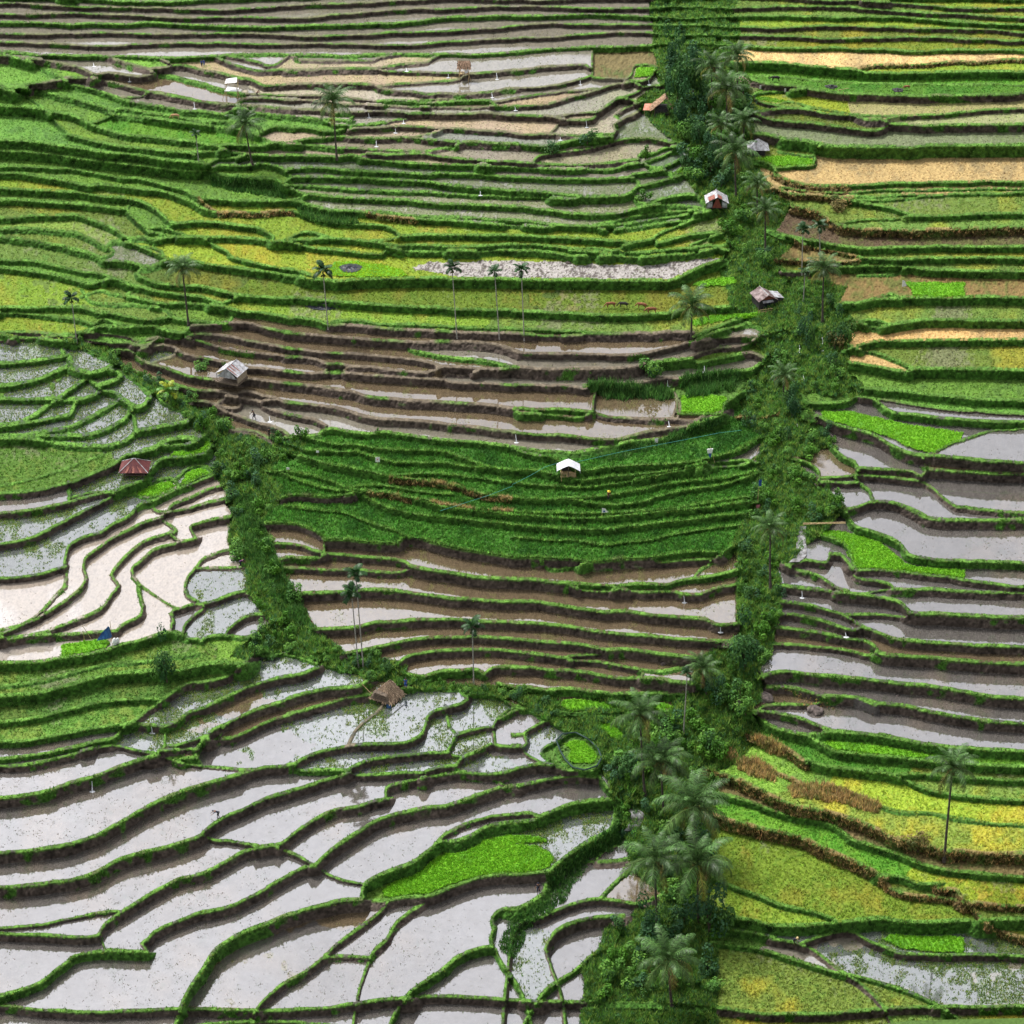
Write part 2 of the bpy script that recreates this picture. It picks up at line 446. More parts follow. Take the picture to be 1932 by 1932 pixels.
m15 1325,668 1150,690 1060,700
m70 1325,665 1500,665 1700,665 1920,680
m62 350,470 500,490 680,540 780,600 860,650 950,680 940,692
m75 360,630 500,650 700,670 850,690 1000,700 1110,712
m90 1110,710 1250,740 1380,780 1460,855
m25 1460,855 1430,895 1350,890 1150,880 910,880
m100 1460,860 1600,870 1700,865 1920,880
m50 350,770 500,785 700,820 900,880 1000,940 1070,980
m62 345,880 500,880 700,920 850,970 1000,1010 1070,980
m62 1070,980 1200,1030 1350,1080 1500,1100 1700,1115 1920,1130
m75 340,985 500,1000 700,1030 900,1070 1080,1100 1180,1150 1190,1195
m42 310,1125 500,1135 700,1155 900,1175 1050,1210 1120,1225 1190,1195
m82 1190,1195 1300,1220 1500,1230 1700,1245 1920,1265
m85 200,1345 400,1355 600,1375 850,1405 1100,1420 1350,1455 1600,1475 1800,1500 1920,1525
m65 270,1490 450,1490 600,1530 740,1562
m45 740,1562 900,1560 1050,1580 1180,1622
m90 1180,1622 1400,1640 1600,1685 1800,1725 1920,1745
m10 1180,1622 1180,1645 1000,1635
m45 180,1620 280,1640 450,1635 650,1630 740,1600 740,1562
m20 200,1410 260,1470 270,1490
m42 100,1690 300,1695 450,1730 600,1770 800,1855
g45 150,1750 300,1810 450,1860 620,1890 800,1855
g60 800,1855 1000,1870 1250,1900 1400,1945
@1020,1020
g30 20,40 300,62 700,75 1000,45 1400,5 1700,-25 2080,-70
g30 20,128 300,150 700,172 950,150 1300,110 1600,75 2080,25
@570,1020
g28 640,-80 800,-40 1000,20 1300,60 1600,92 1910,128
g26 1000,-75 1300,-30 1600,10 1910,40
@1020,570
g26 20,1665 300,1690 600,1702 900,1670 1200,1615 1500,1556 1940,1512 2080,1490
@570,570
g26 880,1550 1200,1590 1500,1612 1910,1662
g26 540,1650 800,1690 1100,1735 1400,1762
g24 -60,1610 150,1660 400,1720 660,1770
@120,1470
g40 8,130 150,95 300,60 420,45 450,30
m60 8,185 150,145 300,105 430,85
m28 430,85 550,110 700,140 790,155 800,170
g20 450,30 430,85
m85 8,435 100,405 250,360 400,300 550,250 680,200 800,170
m22 800,170 860,180 1000,230 1150,260 1300,275 1450,290 1600,295
m38 880,100 1000,85 1130,45 1220,20
m42 830,125 1000,125 1150,120
g15 890,25 880,100 840,125 820,165
g40 860,180 950,190 1050,200 1150,190
g40 1220,20 1170,90 1150,150 1150,200 1190,258
m90 8,930 150,900 330,830 500,740 700,620 900,530 1050,470 1250,400 1450,345 1600,295
m55 1600,295 1720,272 1850,260 1960,252
m85 8,1225 200,1190 350,1130 500,1050 700,985 900,940 1050,890 1190,840
m75 1190,840 1220,800 1350,710 1500,640 1650,570 1800,510 1960,460
m20 1200,840 1280,880 1400,890 1550,915 1690,940
m78 330,1680 370,1610 500,1500 600,1440 750,1350 900,1260 1000,1210 1150,1180 1300,1120 1450,1030 1520,990 1700,940 1850,920 1940,855
m22 8,1565 150,1535 300,1505 450,1485 520,1490
m70 8,1690 150,1700 250,1700 330,1680
m25 330,1680 350,1740 380,1810
m80 740,1720 800,1660 900,1600 1050,1540 1200,1495 1350,1470 1500,1410 1650,1340 1800,1250 1960,1170
m30 740,1720 690,1750 720,1800 760,1880
g50 30,1932 100,1870 250,1835 400,1815 550,1820 720,1830
g100 1230,1940 1300,1820 1400,1740 1550,1660 1720,1592
m88 1720,1592 1850,1540 1960,1500
@570,1470
m62 90,245 180,190 300,140 450,105 600,85 800,75 1000,65 1130,15 1150,-20
g45 40,255 90,245 110,290 250,300 400,300 540,295
m62 540,295 650,240 800,200 1000,175 1200,160 1370,145
m14 1370,145 1420,175 1510,187
m18 1420,30 1370,145
m50 540,295 560,330 700,335 900,325 1050,315 1160,317
m48 1160,317 1300,280 1440,260
g15 1160,317 1200,352
m60 1440,260 1500,190 1580,160 1700,90 1760,75
m32 1760,75 1800,90 1960,92
g15 1440,260 1460,315
m75 40,468 150,440 300,395 450,345 540,310
m72 850,480 880,440 1000,400 1150,360 1300,335 1450,315 1600,325 1770,325
m55 1770,325 1850,305 1960,285
m18 1770,325 1780,380 1850,430
m15 850,480 850,520 890,537
m75 20,880 100,810 250,710 350,660 500,615 650,590 750,560 890,537 930,590
m20 -90,925 0,975 100,1020 250,1090
m100 255,1095 350,1000 450,920 600,830 750,730 900,670 1050,640 1200,610 1350,595 1500,550 1650,490 1800,440 1960,422
m18 255,1095 350,1170 500,1230 660,1262
m78 30,1172 100,1140 255,1095
m42 1290,890 1350,840 1500,760 1650,710 1800,680 1960,665
g105 660,1300 670,1255 750,1200 900,1130 1050,1080 1150,1020 1250,940 1290,890 1450,890 1600,830 1700,770 1850,740 1960,722
m85 670,1380 850,1390 1000,1365 1180,1352 1300,1320 1450,1260 1600,1205 1750,1175 1960,1168
g25 660,1300 650,1350 670,1380
m110 40,1505 150,1470 300,1430 450,1395 600,1380 670,1380 750,1430
m60 340,1850 420,1780 550,1680 700,1570 800,1490 880,1395
m75 1180,1352 1160,1410 1050,1490 950,1570 900,1650 850,1730 770,1800 720,1870
m45 240,1940 330,1870 450,1865 600,1865 720,1870
m15 320,1875 340,1850
m50 720,1870 700,1940
g65 1370,1940 1450,1870 1600,1800 1740,1780 1780,1850 1830,1940
g60 1740,1780 1730,1700 1760,1620 1740,1560 1800,1480 1932,1430
m70 1932,1640 1900,1740 1880,1940
@1020,1470
m85 20,290 150,260 280,240 420,270 500,300 720,305
m55 20,442 150,410 300,375 450,350 600,345 750,350
m30 20,95 100,100 120,150 180,190 280,240
m15 20,0 130,0 140,70 100,100
g25 400,60 300,110 270,160 330,210 420,270
g28 400,60 400,130 450,230 520,280 650,300 740,270 770,200 730,110 650,20 520,-20 400,60
m40 20,665 150,660 240,685
g95 240,685 350,640 500,580 700,550 890,540
g35 20,735 200,715 240,685
m75 20,1170 150,1165 300,1150
g110 890,540 890,640 850,790 700,870 500,1000 330,1140 300,1150 300,1300 200,1390 50,1460 0,1520
m60 710,1040 800,970 900,930 1000,910
m75 630,1075 750,1070 850,1065 1000,1040
g18 760,1375 850,1280 950,1190 1040,1130
m55 100,1565 250,1540 400,1470 550,1410 700,1385 800,1380 950,1400 1050,1420 1200,1380 1320,1320
m30 30,1760 40,1640 100,1565
m100 340,1940 300,1800 350,1700 400,1640 550,1570 750,1525 950,1520
g50 600,1940 700,1850 850,1780 900,1700 940,1600 950,1520
g25 750,350 820,450 890,540
@1470,1470
g72 1200,-5 1250,5 1400,40 1600,75 1920,108
g65 600,30 730,80 850,140 1000,150 1200,180 1400,190 1520,205 1920,240
g75 600,240 800,270 1000,290 1200,310 1350,340
g35 1350,340 1500,330 1920,360
g28 1350,340 1450,390 1600,460 1800,500 1920,515
d95 470,430 600,450 800,450 950,490 1100,540 1200,595
g85 1200,595 1350,640 1500,660 1700,670 1920,710
d75 80,230 200,240 300,310 450,360 620,390
d75 150,0 300,60 420,110 600,210
d75 -220,290 0,360 100,410 250,480 400,560 550,610 750,640 900,680 1050,730 1200,790 1300,850 1450,900
d95 1450,890 1600,920 1750,970 1920,980
g45 -260,470 -120,500 0,530 150,570 300,630 500,690 650,710 800,750 900,810 1000,890 1150,930 1350,1000 1550,1080 1700,1120 1920,1150
d95 -230,640 -100,700 0,730 200,780 400,820 550,860 700,930 850,1000 1000,1060 1150,1140 1270,1210
g45 1210,1165 1400,1200 1550,1250 1720,1290
d40 1270,1210 1300,1290 1450,1340 1700,1370 1920,1400
d65 1720,1230 1850,1300 1920,1380
g40 -230,1190 0,1285 150,1340 300,1400 450,1450 650,1490 800,1540 850,1575
g95 -230,1495 0,1535 150,1560 300,1590 500,1600 700,1590 850,1575 1000,1560 1200,1540 1400,1560 1700,1570 1920,1560
m55 560,1695 700,1700 800,1670 900,1650 1000,1660 1100,1720 1250,1780 1350,1820 1500,1840 1920,1850
m60 330,1700 430,1730 550,1760 650,1800 750,1870 830,1940
g30 -200,1610 0,1640 150,1660 300,1710
g30 -200,1740 0,1770 150,1790 300,1830 500,1890 650,1940
"""
SEEDS="""@120,120
C 500,90
C 250,210
C 600,290
C 900,330
B 900,230
C 1100,100
C 1380,210
C 1500,20
P 1850,50
P 1800,180
P 1800,270
P 1750,360
P 1850,440
N 500,550
N 900,620
Y 1100,1590
Y 1300,1450
Y 1700,1650
A 900,1800
A 1500,1850
Y 1700,1350
A 400,1890
G 600,1620
A 300,1470
A 200,1700
A 250,1600
A 300,1340
@570,120
C 1700,220
C 1700,320
G 1300,920
G 1300,1040
G 1000,1060
G 1000,1140
G 1000,1230
G 1500,1290
Y 1200,1420
Y 500,1430
Y 1400,1530
Y 300,1660
Y 150,1480
@1020,120
C 300,40
C 300,170
C 600,220
P 600,320
D 850,90
P 500,390
P 800,290
P 550,485
P 200,570
P 600,560
G 1100,560
P 300,680
P 700,790
P 150,810
C 200,960
G 500,1060
G 500,1240
G 300,1320
G 1250,1090
D 1400,1240
G 1400,830
Y 700,1450
Y 1500,1430
Y 400,1530
Y 1300,1570
Y 1700,1510
Y 300,1750
@1470,120
O 700,20
Y 1600,75
N 600,135
N 1000,240
Y 600,340
J 1400,420
J 1700,520
J 900,630
Y 150,380
O 800,950
O 1600,1060
O 1600,1110
O 600,1090
A 1100,1280
A 1500,1240
A 1300,1380
K 1300,1520
A 1500,1640
D 700,1630
A 1500,1710
A 600,1740
D 1200,1860
@120,570
Y 350,30
A 500,130
A 600,220
A 1250,80
Y 1700,50
A 1000,110
Y 1750,200
L 100,250
L 500,300
L 1100,240
L 900,350
Y 100,370
T 260,660
T 400,790
T 160,900
T 200,1100
T 400,1130
T 640,930
T 900,1160
T 480,1290
T 120,810
L 30,740
T 720,1380
F 150,1470
F 250,1560
T 850,1560
T 350,1680
T 200,1840
W 40,1790
T 30,600
T 520,1890
C 1600,1120
C 1850,1210
C 1600,1320
S 1200,1660
S 1200,1770
S 1250,1880
S 850,1880
@570,570
C 700,1190
C 150,1220
@1020,570
C 1700,700
A 1600,400
@1470,570
A 1400,250
O 1200,430
A 1600,600
O 1100,600
L 1400,820
L 1300,960
W 1100,1450
W 1800,1400
W 1400,1740
W 1750,1720
W 900,1780
B 750,1560
L 720,930
A 600,270
C 200,1060
C 150,395
C 100,480
C 100,660
B 1750,1540
B 1500,1600
@120,1020
T 250,130
T 50,60
S 500,130
S 250,430
S 300,700
S 600,750
S 1000,180
S 1300,200
S 1000,500
S 1350,430
S 800,850
T 1300,620
T 1300,950
W 1600,1010
W 1040,920
F 850,1180
F 1250,1210
L 1450,1160
F 700,1310
F 600,1510
F 500,1700
F 150,1790
T 1200,1600
T 1200,1760
B 1500,1720
W 1700,1880
T 750,1880
@570,1020
T 200,1500
T 500,1400
T 200,1330
B 300,1610
T 300,1850
T 1000,1750
T 1700,1750
T 1300,1850
@1470,1020
W 1400,230
W 800,530
W 500,580
W 1700,630
W 1700,820
W 800,830
W 1300,970
W 600,900
W 900,1020
W 400,980
W 1000,1270
B 1000,1130
B 1400,1160
W 1000,1490
B 500,1570
W 1000,1780
W 600,1820
W 900,1590
@120,1470
W 300,250
W 600,450
W 700,800
W 1000,1050
W 1500,780
W 200,1620
W 1200,1300
W 1300,1650
W 100,1800
W 400,1880
T 700,60
T 1000,60
B 1000,170
@570,1470
T 300,250
T 900,250
T 700,30
T 1300,90
T 1600,110
T 1800,220
W 1300,290
W 300,620
W 1200,450
W 600,780
W 900,920
W 1500,800
W 200,1300
W 500,1700
W 650,1750
W 1300,1650
L 1300,1150
B 500,1560
@1020,1470
W 80,40
W 80,180
T 250,70
W 300,500
T 600,750
W 200,1320
W 850,1020
W 700,1280
B 1050,1300
W 500,1480
W 700,1500
T 150,1800
W 600,1800
@1470,1470
N 900,95
N 1300,240
A 1700,290
Y 1300,450
L 400,250
A 1700,430
Y 1700,600
A 900,610
N 500,760
N 1200,1050
D 1000,830
Y 600,1150
Y 500,1530
Y 100,1450
T 1000,1850
C 450,1790
Y 1850,1250
A 1500,760
A 1700,830
T 1700,1750
C 1000,1700
L 200,1690
T 1000,1850
C 1000,1700
"""
PATCHES="""@570,120
V 370,1740 430,1690 600,1690 800,1710 980,1760 1030,1810 700,1825 400,1810
H 1070,1740 1200,1700 1932,1680 1932,1830 1500,1830 1300,1790 1100,1770
@1020,120
V 1060,65 1220,58 1240,120 1160,145 1040,150
V 1380,950 1450,910 1600,865 1725,845 1720,880 1600,930 1500,955
H 0,1690 400,1690 800,1720 1250,1700 1780,1670 1570,1750 1350,1840 700,1840 0,1830
V 1530,1900 1600,1860 1780,1820 1890,1830 1900,1870 1750,1900
@1470,120
V 130,215 300,225 430,255 330,270 200,260
N 90,310 250,310 450,345 350,360 150,335
V 150,820 300,800 480,800 640,830 670,870 560,890 350,898
V 1410,1870 1470,1910 1500,1990 1560,2000 1930,1995 1930,1862
@120,570
V 930,1420 960,1390 1140,1370 1160,1310 1200,1290 1285,1330 1240,1400 1080,1435 940,1440
V 1010,1670 1060,1580 1090,1530 1200,1518 1300,1535 1290,1570 1150,1630 1060,1680
V 585,1760 680,1690 800,1650 920,1632 990,1680 850,1760 780,1780 680,1770
@1020,570
V 1500,300 1700,255 1932,240 1932,265 1700,320 1560,350
V 1435,930 1530,912 1820,940 1790,1000 1770,1060 1680,1085 1440,1075
@1470,570
V 725,1060 950,1060 1200,1110 1450,1170 1700,1205 1915,1230 1890,1310 1750,1370 1680,1405 1580,1400 1450,1360 1330,1290 1150,1235 950,1180 740,1120
V 0,240 100,230 215,228 215,258 100,280 0,290
@120,1020
V 8,1130 200,1100 380,1078 430,1130 380,1160 200,1205 8,1240
@1020,1020
V 415,1640 450,1592 600,1590 800,1620 920,1650 910,1675 700,1675 500,1690
V 1180,1630 1300,1618 1390,1655 1340,1685 1200,1690
V 735,1820 760,1780 850,1800 950,1870 940,1932 850,1900
@1470,1020
V 710,205 760,175 880,175 1020,210 1200,260 1300,330 1370,390 1420,440 1500,470 1700,490 1930,495 1930,575 1700,545 1400,515 1200,495 1030,490 950,390 900,290 800,240
@570,1470
V 820,1350 825,1290 950,1210 1150,1110 1350,990 1550,920 1660,885 1720,880 1932,905 2110,930 2220,980 2262,1040 2210,1105 2100,1150 1800,1160 1600,1185 1400,1250 1200,1330 950,1350 860,1365
V 1730,870 1890,832 2050,848 2190,866 2200,895 1980,905 1800,895
@1020,1470
V 450,75 540,45 620,50 700,130 735,190 690,240 600,235 510,230 490,180 510,120
V 840,0 940,0 950,40 880,30
@1470,1470
V 740,65 780,52 900,60 1200,90 1500,140 1680,175 1660,200 1500,190 1250,165 1000,135 850,125
V 1240,1720 1380,1630 1550,1655 1930,1700 1930,1830 1600,1815 1400,1790
"""
WILD="""1290,-170 1305,80 1315,150 1322,172 1275,202 1280,224 1330,270 1360,290 1390,300 1360,350 1400,392 1430,420 1434,440 1450,462 1450,500 1435,522 1462,615 1470,640 1528,650 1515,680 1528,708 1520,740 1475,790 1490,850 1520,872 1515,938 1508,998 1474,1050 1474,1170 1474,1247 1462,1283 1385,1315 1395,1368 1370,1387 1345,1420 1300,1430 1195,1475 1200,1530 1228,1600 1225,1650 1255,1690 1260,1740 1325,1790 1240,1832 1170,1930 1150,2250 1440,2250 1432,1835 1425,1776 1424,1644 1428,1596 1440,1545 1480,1525 1515,1470 1515,1440 1500,1420 1520,1406 1525,1340 1550,1288 1558,1230 1562,1170 1560,1132 1572,1125 1648,1072 1690,1030 1697,1019 1640,968 1580,918 1672,896 1620,822 1610,789 1722,795 1728,775 1698,741 1705,725 1698,690 1705,638 1688,606 1690,570 1600,560 1572,543 1562,518 1590,491 1548,460 1590,412 1537,380 1532,363 1512,318 1506,265 1506,239 1500,195 1478,157 1478,122 1475,80 1490,-170
110,672 160,680 235,700 255,735 330,770 365,785 395,815 430,828 475,862 560,880 620,885 548,945 565,1000 530,1050 540,1090 555,1120 592,1190 630,1258 692,1308 806,1327 816,1352 960,1375 1000,1375 1130,1400 1300,1400 1310,1440 1190,1478 1139,1465 1090,1440 1030,1400 930,1385 850,1380 740,1358 690,1345 640,1325 560,1300 540,1312 470,1320 505,1272 540,1245 502,1199 484,1134 465,1097 453,1034 460,991 440,970 433,953 425,900 410,880 380,840 330,800 270,760 230,730 190,712 150,690
"""
PHI=math.radians(29.0); FPX=5125.0; D0=427.0; ZC=60.0; SL=math.tan(math.radians(12.0))
HC=ZC+D0*math.sin(PHI); YC=D0*math.cos(PHI)
U0=-150.; U1=2198.; STEP=1.6
def ray(u,v):
    a=(np.asarray(u,float)-1024)/FPX; b=(1024-np.asarray(v,float))/FPX
    dy=math.cos(PHI)+b*math.sin(PHI); dz=-math.sin(PHI)+b*math.cos(PHI)
    return a,dy,dz
def base_z(u,v):
    a,dy,dz=ray(u,v)      # HC+t*dz = ZC+(t*dy-YC)*SL
    t=(HC-ZC+YC*SL)/(dy*SL-dz)
    return HC+t*dz,t
def hit(u,v,z):
    a,dy,dz=ray(u,v); t=(z-HC)/dz
    return t*a,t*dy,t
def parse(txt):
    out=[];o=(0,0);k=460/1932.
    for ln in txt.strip().split('\n'):
        if ln[0]=='@': o=tuple(float(c) for c in ln[1:].split(',')); continue
        w=ln.split(); out.append((w[0],[(o[0]+float(p.split(',')[0])*k,o[1]+float(p.split(',')[1])*k) for p in w[1:]]))
    return out
RNG=np.random.default_rng(7)
def make_lines(txt):
    L=[]
    for code,p in parse(txt):
        p=[list(q) for q in p]
        for e,i,j in ((0,0,1),(1,-1,-2)):
            x,y=p[i]; dx=x-p[j][0]; dy=y-p[j][1]; n=None
            if x<132 and abs(dx)>abs(dy)*.5: n=[(x-90,y+90*-.0+dy/max(abs(dx),1e-3)*60),(x-330,y+dy/max(abs(dx),1e-3)*110)]
            elif x>1916 and abs(dx)>abs(dy)*.5: n=[(x+90,y+dy/max(abs(dx),1e-3)*60),(x+330,y+dy/max(abs(dx),1e-3)*110)]
            elif y>1918 and abs(dy)>abs(dx)*.2: n=[(x+dx/max(abs(dy),1e-3)*90,y+90),(x+dx/max(abs(dy),1e-3)*150,y+300)]
            elif y<126 and abs(dy)>abs(dx)*.2 and y>100: n=[(x+dx/max(abs(dy),1e-3)*10,y-12)]
            if n:
                n=[list(q) for q in n]
                p=(n[::-1]+p) if e==0 else (p+n)
        L.append([code[0],float(code[1:])*460/1932,p])
    # terraces carried on beyond the traced part of the slope
    for i,v in enumerate((103,80,60,41,23,5,-12,-29,-46,-63,-80,-98,-116,-134)):
        xs=np.linspace(-330,2400,30); ph=i*1.7
        L.append(['m' if i%3 else 'g',7.,[[x,v+11*math.sin(x/310+.12*i)+4*math.sin(x/120+ph*.5)+2*math.sin(x/47+2*ph)] for x in xs]])
    for i,v in enumerate((2010,2062,2118,2176)):
        xs=np.linspace(-330,2400,26); ph=i*2.1
        L.append(['m',16.,[[x,v+14*math.sin(x/210+ph)+6*math.sin(x/77+2*ph)] for x in xs]])
    return L
def snap(L,R=13.):
    segs=np.array([(a[0],a[1],b[0],b[1],i) for i,l in enumerate(L) for a,b in zip(l[2][:-1],l[2][1:])])
    for i,l in enumerate(L):
        for e in (0,-1):
            x,y=l[2][e]
            m=segs[:,4]!=i; s=segs[m]
            dx=s[:,2]-s[:,0]; dy=s[:,3]-s[:,1]
            t=np.clip(((x-s[:,0])*dx+(y-s[:,1])*dy)/(dx*dx+dy*dy+1e-9),0,1)
            px=s[:,0]+t*dx; py=s[:,1]+t*dy; d=np.hypot(px-x,py-y); k=d.argmin()
            if 0.01<d[k]<R:
                # overshoot slightly so no gap is left
                l[2][e]=[px[k],py[k]]
def smooth(L,rng):
    out=[]
    for c,r,p in L:
        P=np.array(p); n=len(P)
        if n<3: Q=P
        else:
            E=np.vstack([2*P[0]-P[1],P,2*P[-1]-P[-2]]); Q=[]
            for i in range(1,n):
                a,b,cc,d=E[i-1],E[i],E[i+1],E[i+2]
                m=max(2,int(np.hypot(*(cc-b))/7))
                for t in np.linspace(0,1,m,endpoint=False):
                    Q.append(.5*((2*b)+(-a+cc)*t+(2*a-5*b+4*cc-d)*t*t+(-a+3*b-3*cc+d)*t**3))
            Q.append(P[-1]); Q=np.array(Q)
            if len(Q)>4:
                j=np.convolve(rng.normal(0,1.1,len(Q)+4),np.ones(5)/5,'valid'); j[0]=j[-1]=0
                Q=Q+np.stack([j*.5,j*1.3],1)
        out.append((c,r,Q))
    return out
def components(mask):
    H,W=mask.shape; lab=np.zeros((H,W),np.int32); par=[0]
    def find(a):
        while par[a]!=a: par[a]=par[par[a]]; a=par[a]
        return a
    prev=[]
    for y in range(H):
        row=mask[y]; d=np.diff(np.concatenate([[0],row.astype(np.int8),[0]]))
        st=np.where(d==1)[0]; en=np.where(d==-1)[0]; cur=[]; pi=0
        for s,e in zip(st,en):
            l=0
            for ps,pe,pl in prev:
                if ps<e and pe>s:
                    r=find(pl)
                    if l==0: l=r
                    elif r!=l: par[max(r,l)]=min(r,l); l=min(r,l)
            if l==0: par.append(len(par)); l=len(par)-1
            cur.append((s,e,l)); lab[y,s:e]=l
        prev=cur
    mp=np.array([find(i) for i in range(len(par))]); u,inv=np.unique(mp,return_inverse=True)
    return inv.astype(np.int32)[lab],len(u)
def segments(L):
    S=[]
    for li,(c,r,Q) in enumerate(L):
        for a,b in zip(Q[:-1],Q[1:]):
            if np.hypot(*(b-a))>.05: S.append((a[0],a[1],b[0],b[1],r,{'m':0,'g':1,'d':2}[c],li))
    return np.array(S)
def stamp_dist(S,step,R):
    n=int((U1-U0)/step)+1; D=np.full((n,n),1e3,np.float32)
    for x0,y0,x1,y1,r,c,li in S:
        i0=max(0,int((min(x0,x1)-R-U0)/step)); i1=min(n,int((max(x0,x1)+R-U0)/step)+2)
        j0=max(0,int((min(y0,y1)-R-U0)/step)); j1=min(n,int((max(y0,y1)+R-U0)/step)+2)
        if i0>=i1 or j0>=j1: continue
        X=U0+np.arange(i0,i1)*step; Y=(U0+np.arange(j0,j1)*step)[:,None]
        dx=x1-x0; dy=y1-y0; t=np.clip(((X-x0)*dx+(Y-y0)*dy)/(dx*dx+dy*dy),0,1)
        d=np.hypot(X-x0-t*dx,Y-y0-t*dy); v=D[j0:j1,i0:i1]; np.minimum(v,d,out=v)
    return D
def polys(txt):
    return [np.array([[float(c) for c in p.split(',')] for p in l.split()]) for l in txt.strip().split('\n')]
def inpoly(P,X,Y):
    r=np.zeros(np.broadcast(X,Y).shape,bool)
    for (x0,y0),(x1,y1) in zip(P,np.roll(P,-1,0)):
        if y0==y1: continue
        c=((y0>Y)!=(y1>Y))&(X<(x1-x0)*(Y-y0)/(y1-y0)+x0); r^=c
    return r
def solve_terrain(lines_txt,seeds_txt,wild_txt):
    L=make_lines(lines_txt); snap(L,18.); L=smooth(L,RNG); S=segments(L)
    st=2.0; D=stamp_dist(S,st,12.); core=D>4.2
    H=D.shape[0]; gx=U0+np.arange(H)*st; gy=gx[:,None]
    wild=np.zeros(D.shape,bool)
    wj=6*np.sin(gx/23.)*np.sin(gy/17.)+4*np.sin(gx/9.+gy/13.)
    for P in polys(wild_txt): wild|=inpoly(P,gx+wj,gy+wj*.6)
    core&=~wild
    lab,n=components(core)
    # small fragments dropped, then grow
    cnt=np.bincount(lab.ravel(),minlength=n); small=cnt<14; small[0]=False; lab[small[lab]]=0
    for it in range(60):
        z=(lab==0)&~wild
        if not z.any(): break
        P=np.pad(lab,1); new=lab.copy()
        for a,b in ((0,1),(2,1),(1,0),(1,2)):
            q=P[a:a+lab.shape[0],b:b+lab.shape[1]]; m=(new==0)&(q>0)&z; new[m]=q[m]
        lab=new
    u,inv=np.unique(lab,return_inverse=True); lab=inv.reshape(lab.shape).astype(np.int32); n=len(u)   # label 0 = the unterraced gullies
    # adjacency over segments
    H=lab.shape[0]
    def at(x,y):
        i=np.clip(((x-U0)/st+.5).astype(int),0,H-1); j=np.clip(((y-U0)/st+.5).astype(int),0,H-1); return lab[j,i]
    mx=(S[:,0]+S[:,2])/2; my=(S[:,1]+S[:,3])/2; dx=S[:,2]-S[:,0]; dy=S[:,3]-S[:,1]; ln=np.hypot(dx,dy)
    nx=-dy/ln; ny=dx/ln; f=np.where(ny<0,-1.,1.); nx*=f; ny*=f   # normal pointing DOWN in the image
    lo=at(mx+nx*7,my+ny*7); up=at(mx-nx*7,my-ny*7)
    zb,t=base_z(mx,my)
    want=S[:,4]*t/FPX/math.cos(PHI)*.93
    want=np.where(S[:,4]<4.2,.12,want)
    Y,X=np.mgrid[0:H,0:H]; zg,_=base_z(U0+X*st,U0+Y*st)
    cnt=np.bincount(lab.ravel(),minlength=n); zm=np.bincount(lab.ravel(),zg.ravel(),minlength=n)/cnt
    A=np.zeros((n,n)); B=np.zeros(n); m=(lo!=up)&(lo>0)&(up>0)
    w=ln*np.abs(ny)**2+.02*ln
    ww=np.where(np.abs(ny)<.35,0,want)
    for a,b,wi,d in zip(up[m],lo[m],w[m],ww[m]):
        A[a,a]+=wi;A[b,b]+=wi;A[a,b]-=wi;A[b,a]-=wi;B[a]+=wi*d;B[b]-=wi*d
    lam=.0015*np.sqrt(cnt)+.02
    A[np.arange(n),np.arange(n)]+=lam; B+=lam*zm
    z=np.linalg.solve(A,B)
    types=np.full(n,'?',dtype='<U1')
    for c,p in parse(seeds_txt):
        k=at(np.array([p[0][0]]),np.array([p[0][1]]))[0]; types[k]=c
    return dict(L=L,S=S,lab=lab,n=n,z=z,zm=zm,st=st,lo=lo,up=up,nx=nx,ny=ny,want=want,t=t,types=types,wild=wild,zg=zg,cnt=cnt,at=at,mx=mx,my=my,ln=ln)
import bpy, bmesh, random
from mathutils import Vector, Matrix
random.seed(3)
T=solve_terrain(LINES,SEEDS,WILD)
S=T['S']; lab=T['lab']; st=T['st']; zreg=T['z']; wild=T['wild']; HL=lab.shape[0]
types=T['types'].copy()
def default_type(x,y):
    if y<122: return 'CPCP'[int(abs(y))%4] if x<1300 else 'ALYA'[int(abs(y))%4]
    if y>1940: return 'W' if x<1150 else 'A'
    if x>1450:
        return 'A' if y<700 else 'L' if y<830 else 'W' if y<1480 else 'A'
    if 1090<x<1250 and 1440<y<1530: return 'U'
    if y<580 and x<560: return 'L'
    if y<330: return 'P'
    if y<460: return 'G'
    if y<640: return 'Y'
    if y<680 and x<400: return 'L'
    if x>350 and 640<y<880 and y<900-.08*abs(x-1050)*0+30: return 'B' if not (x>1240 and 730<y<830 and x>1300) else 'U'
    if x<450 and y<960: return 'T'
    if 480<x<1540 and 860<y<1095 and y<np.interp(x,[540,703,784,880,975,1115,1210,1353,1482],[995,1000,1024,1048,1065,1079,1088,1067,1048]): return 'E'
    if 480<x<1510 and y<1420: return 'B'
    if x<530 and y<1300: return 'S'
    if x<540 and y<1450: return 'F'
    return 'W' if x<1260 else 'U'
med=[None]*T['n']
order=np.argsort(lab.ravel(),kind='stable'); bounds=np.searchsorted(lab.ravel()[order],np.arange(T['n']+1))
for k in range(T['n']):
    q=order[bounds[k]:bounds[k+1]]
    ys=q//HL; xs=q%HL; cy=int(np.median(ys)); r=xs[ys==cy]; cx=int(np.median(r)) if len(r) else int(np.median(xs))
    med[k]=(U0+cx*st,U0+cy*st)
    if types[k]=='?' and k>0: types[k]=default_type(*med[k])
types[0]='U'
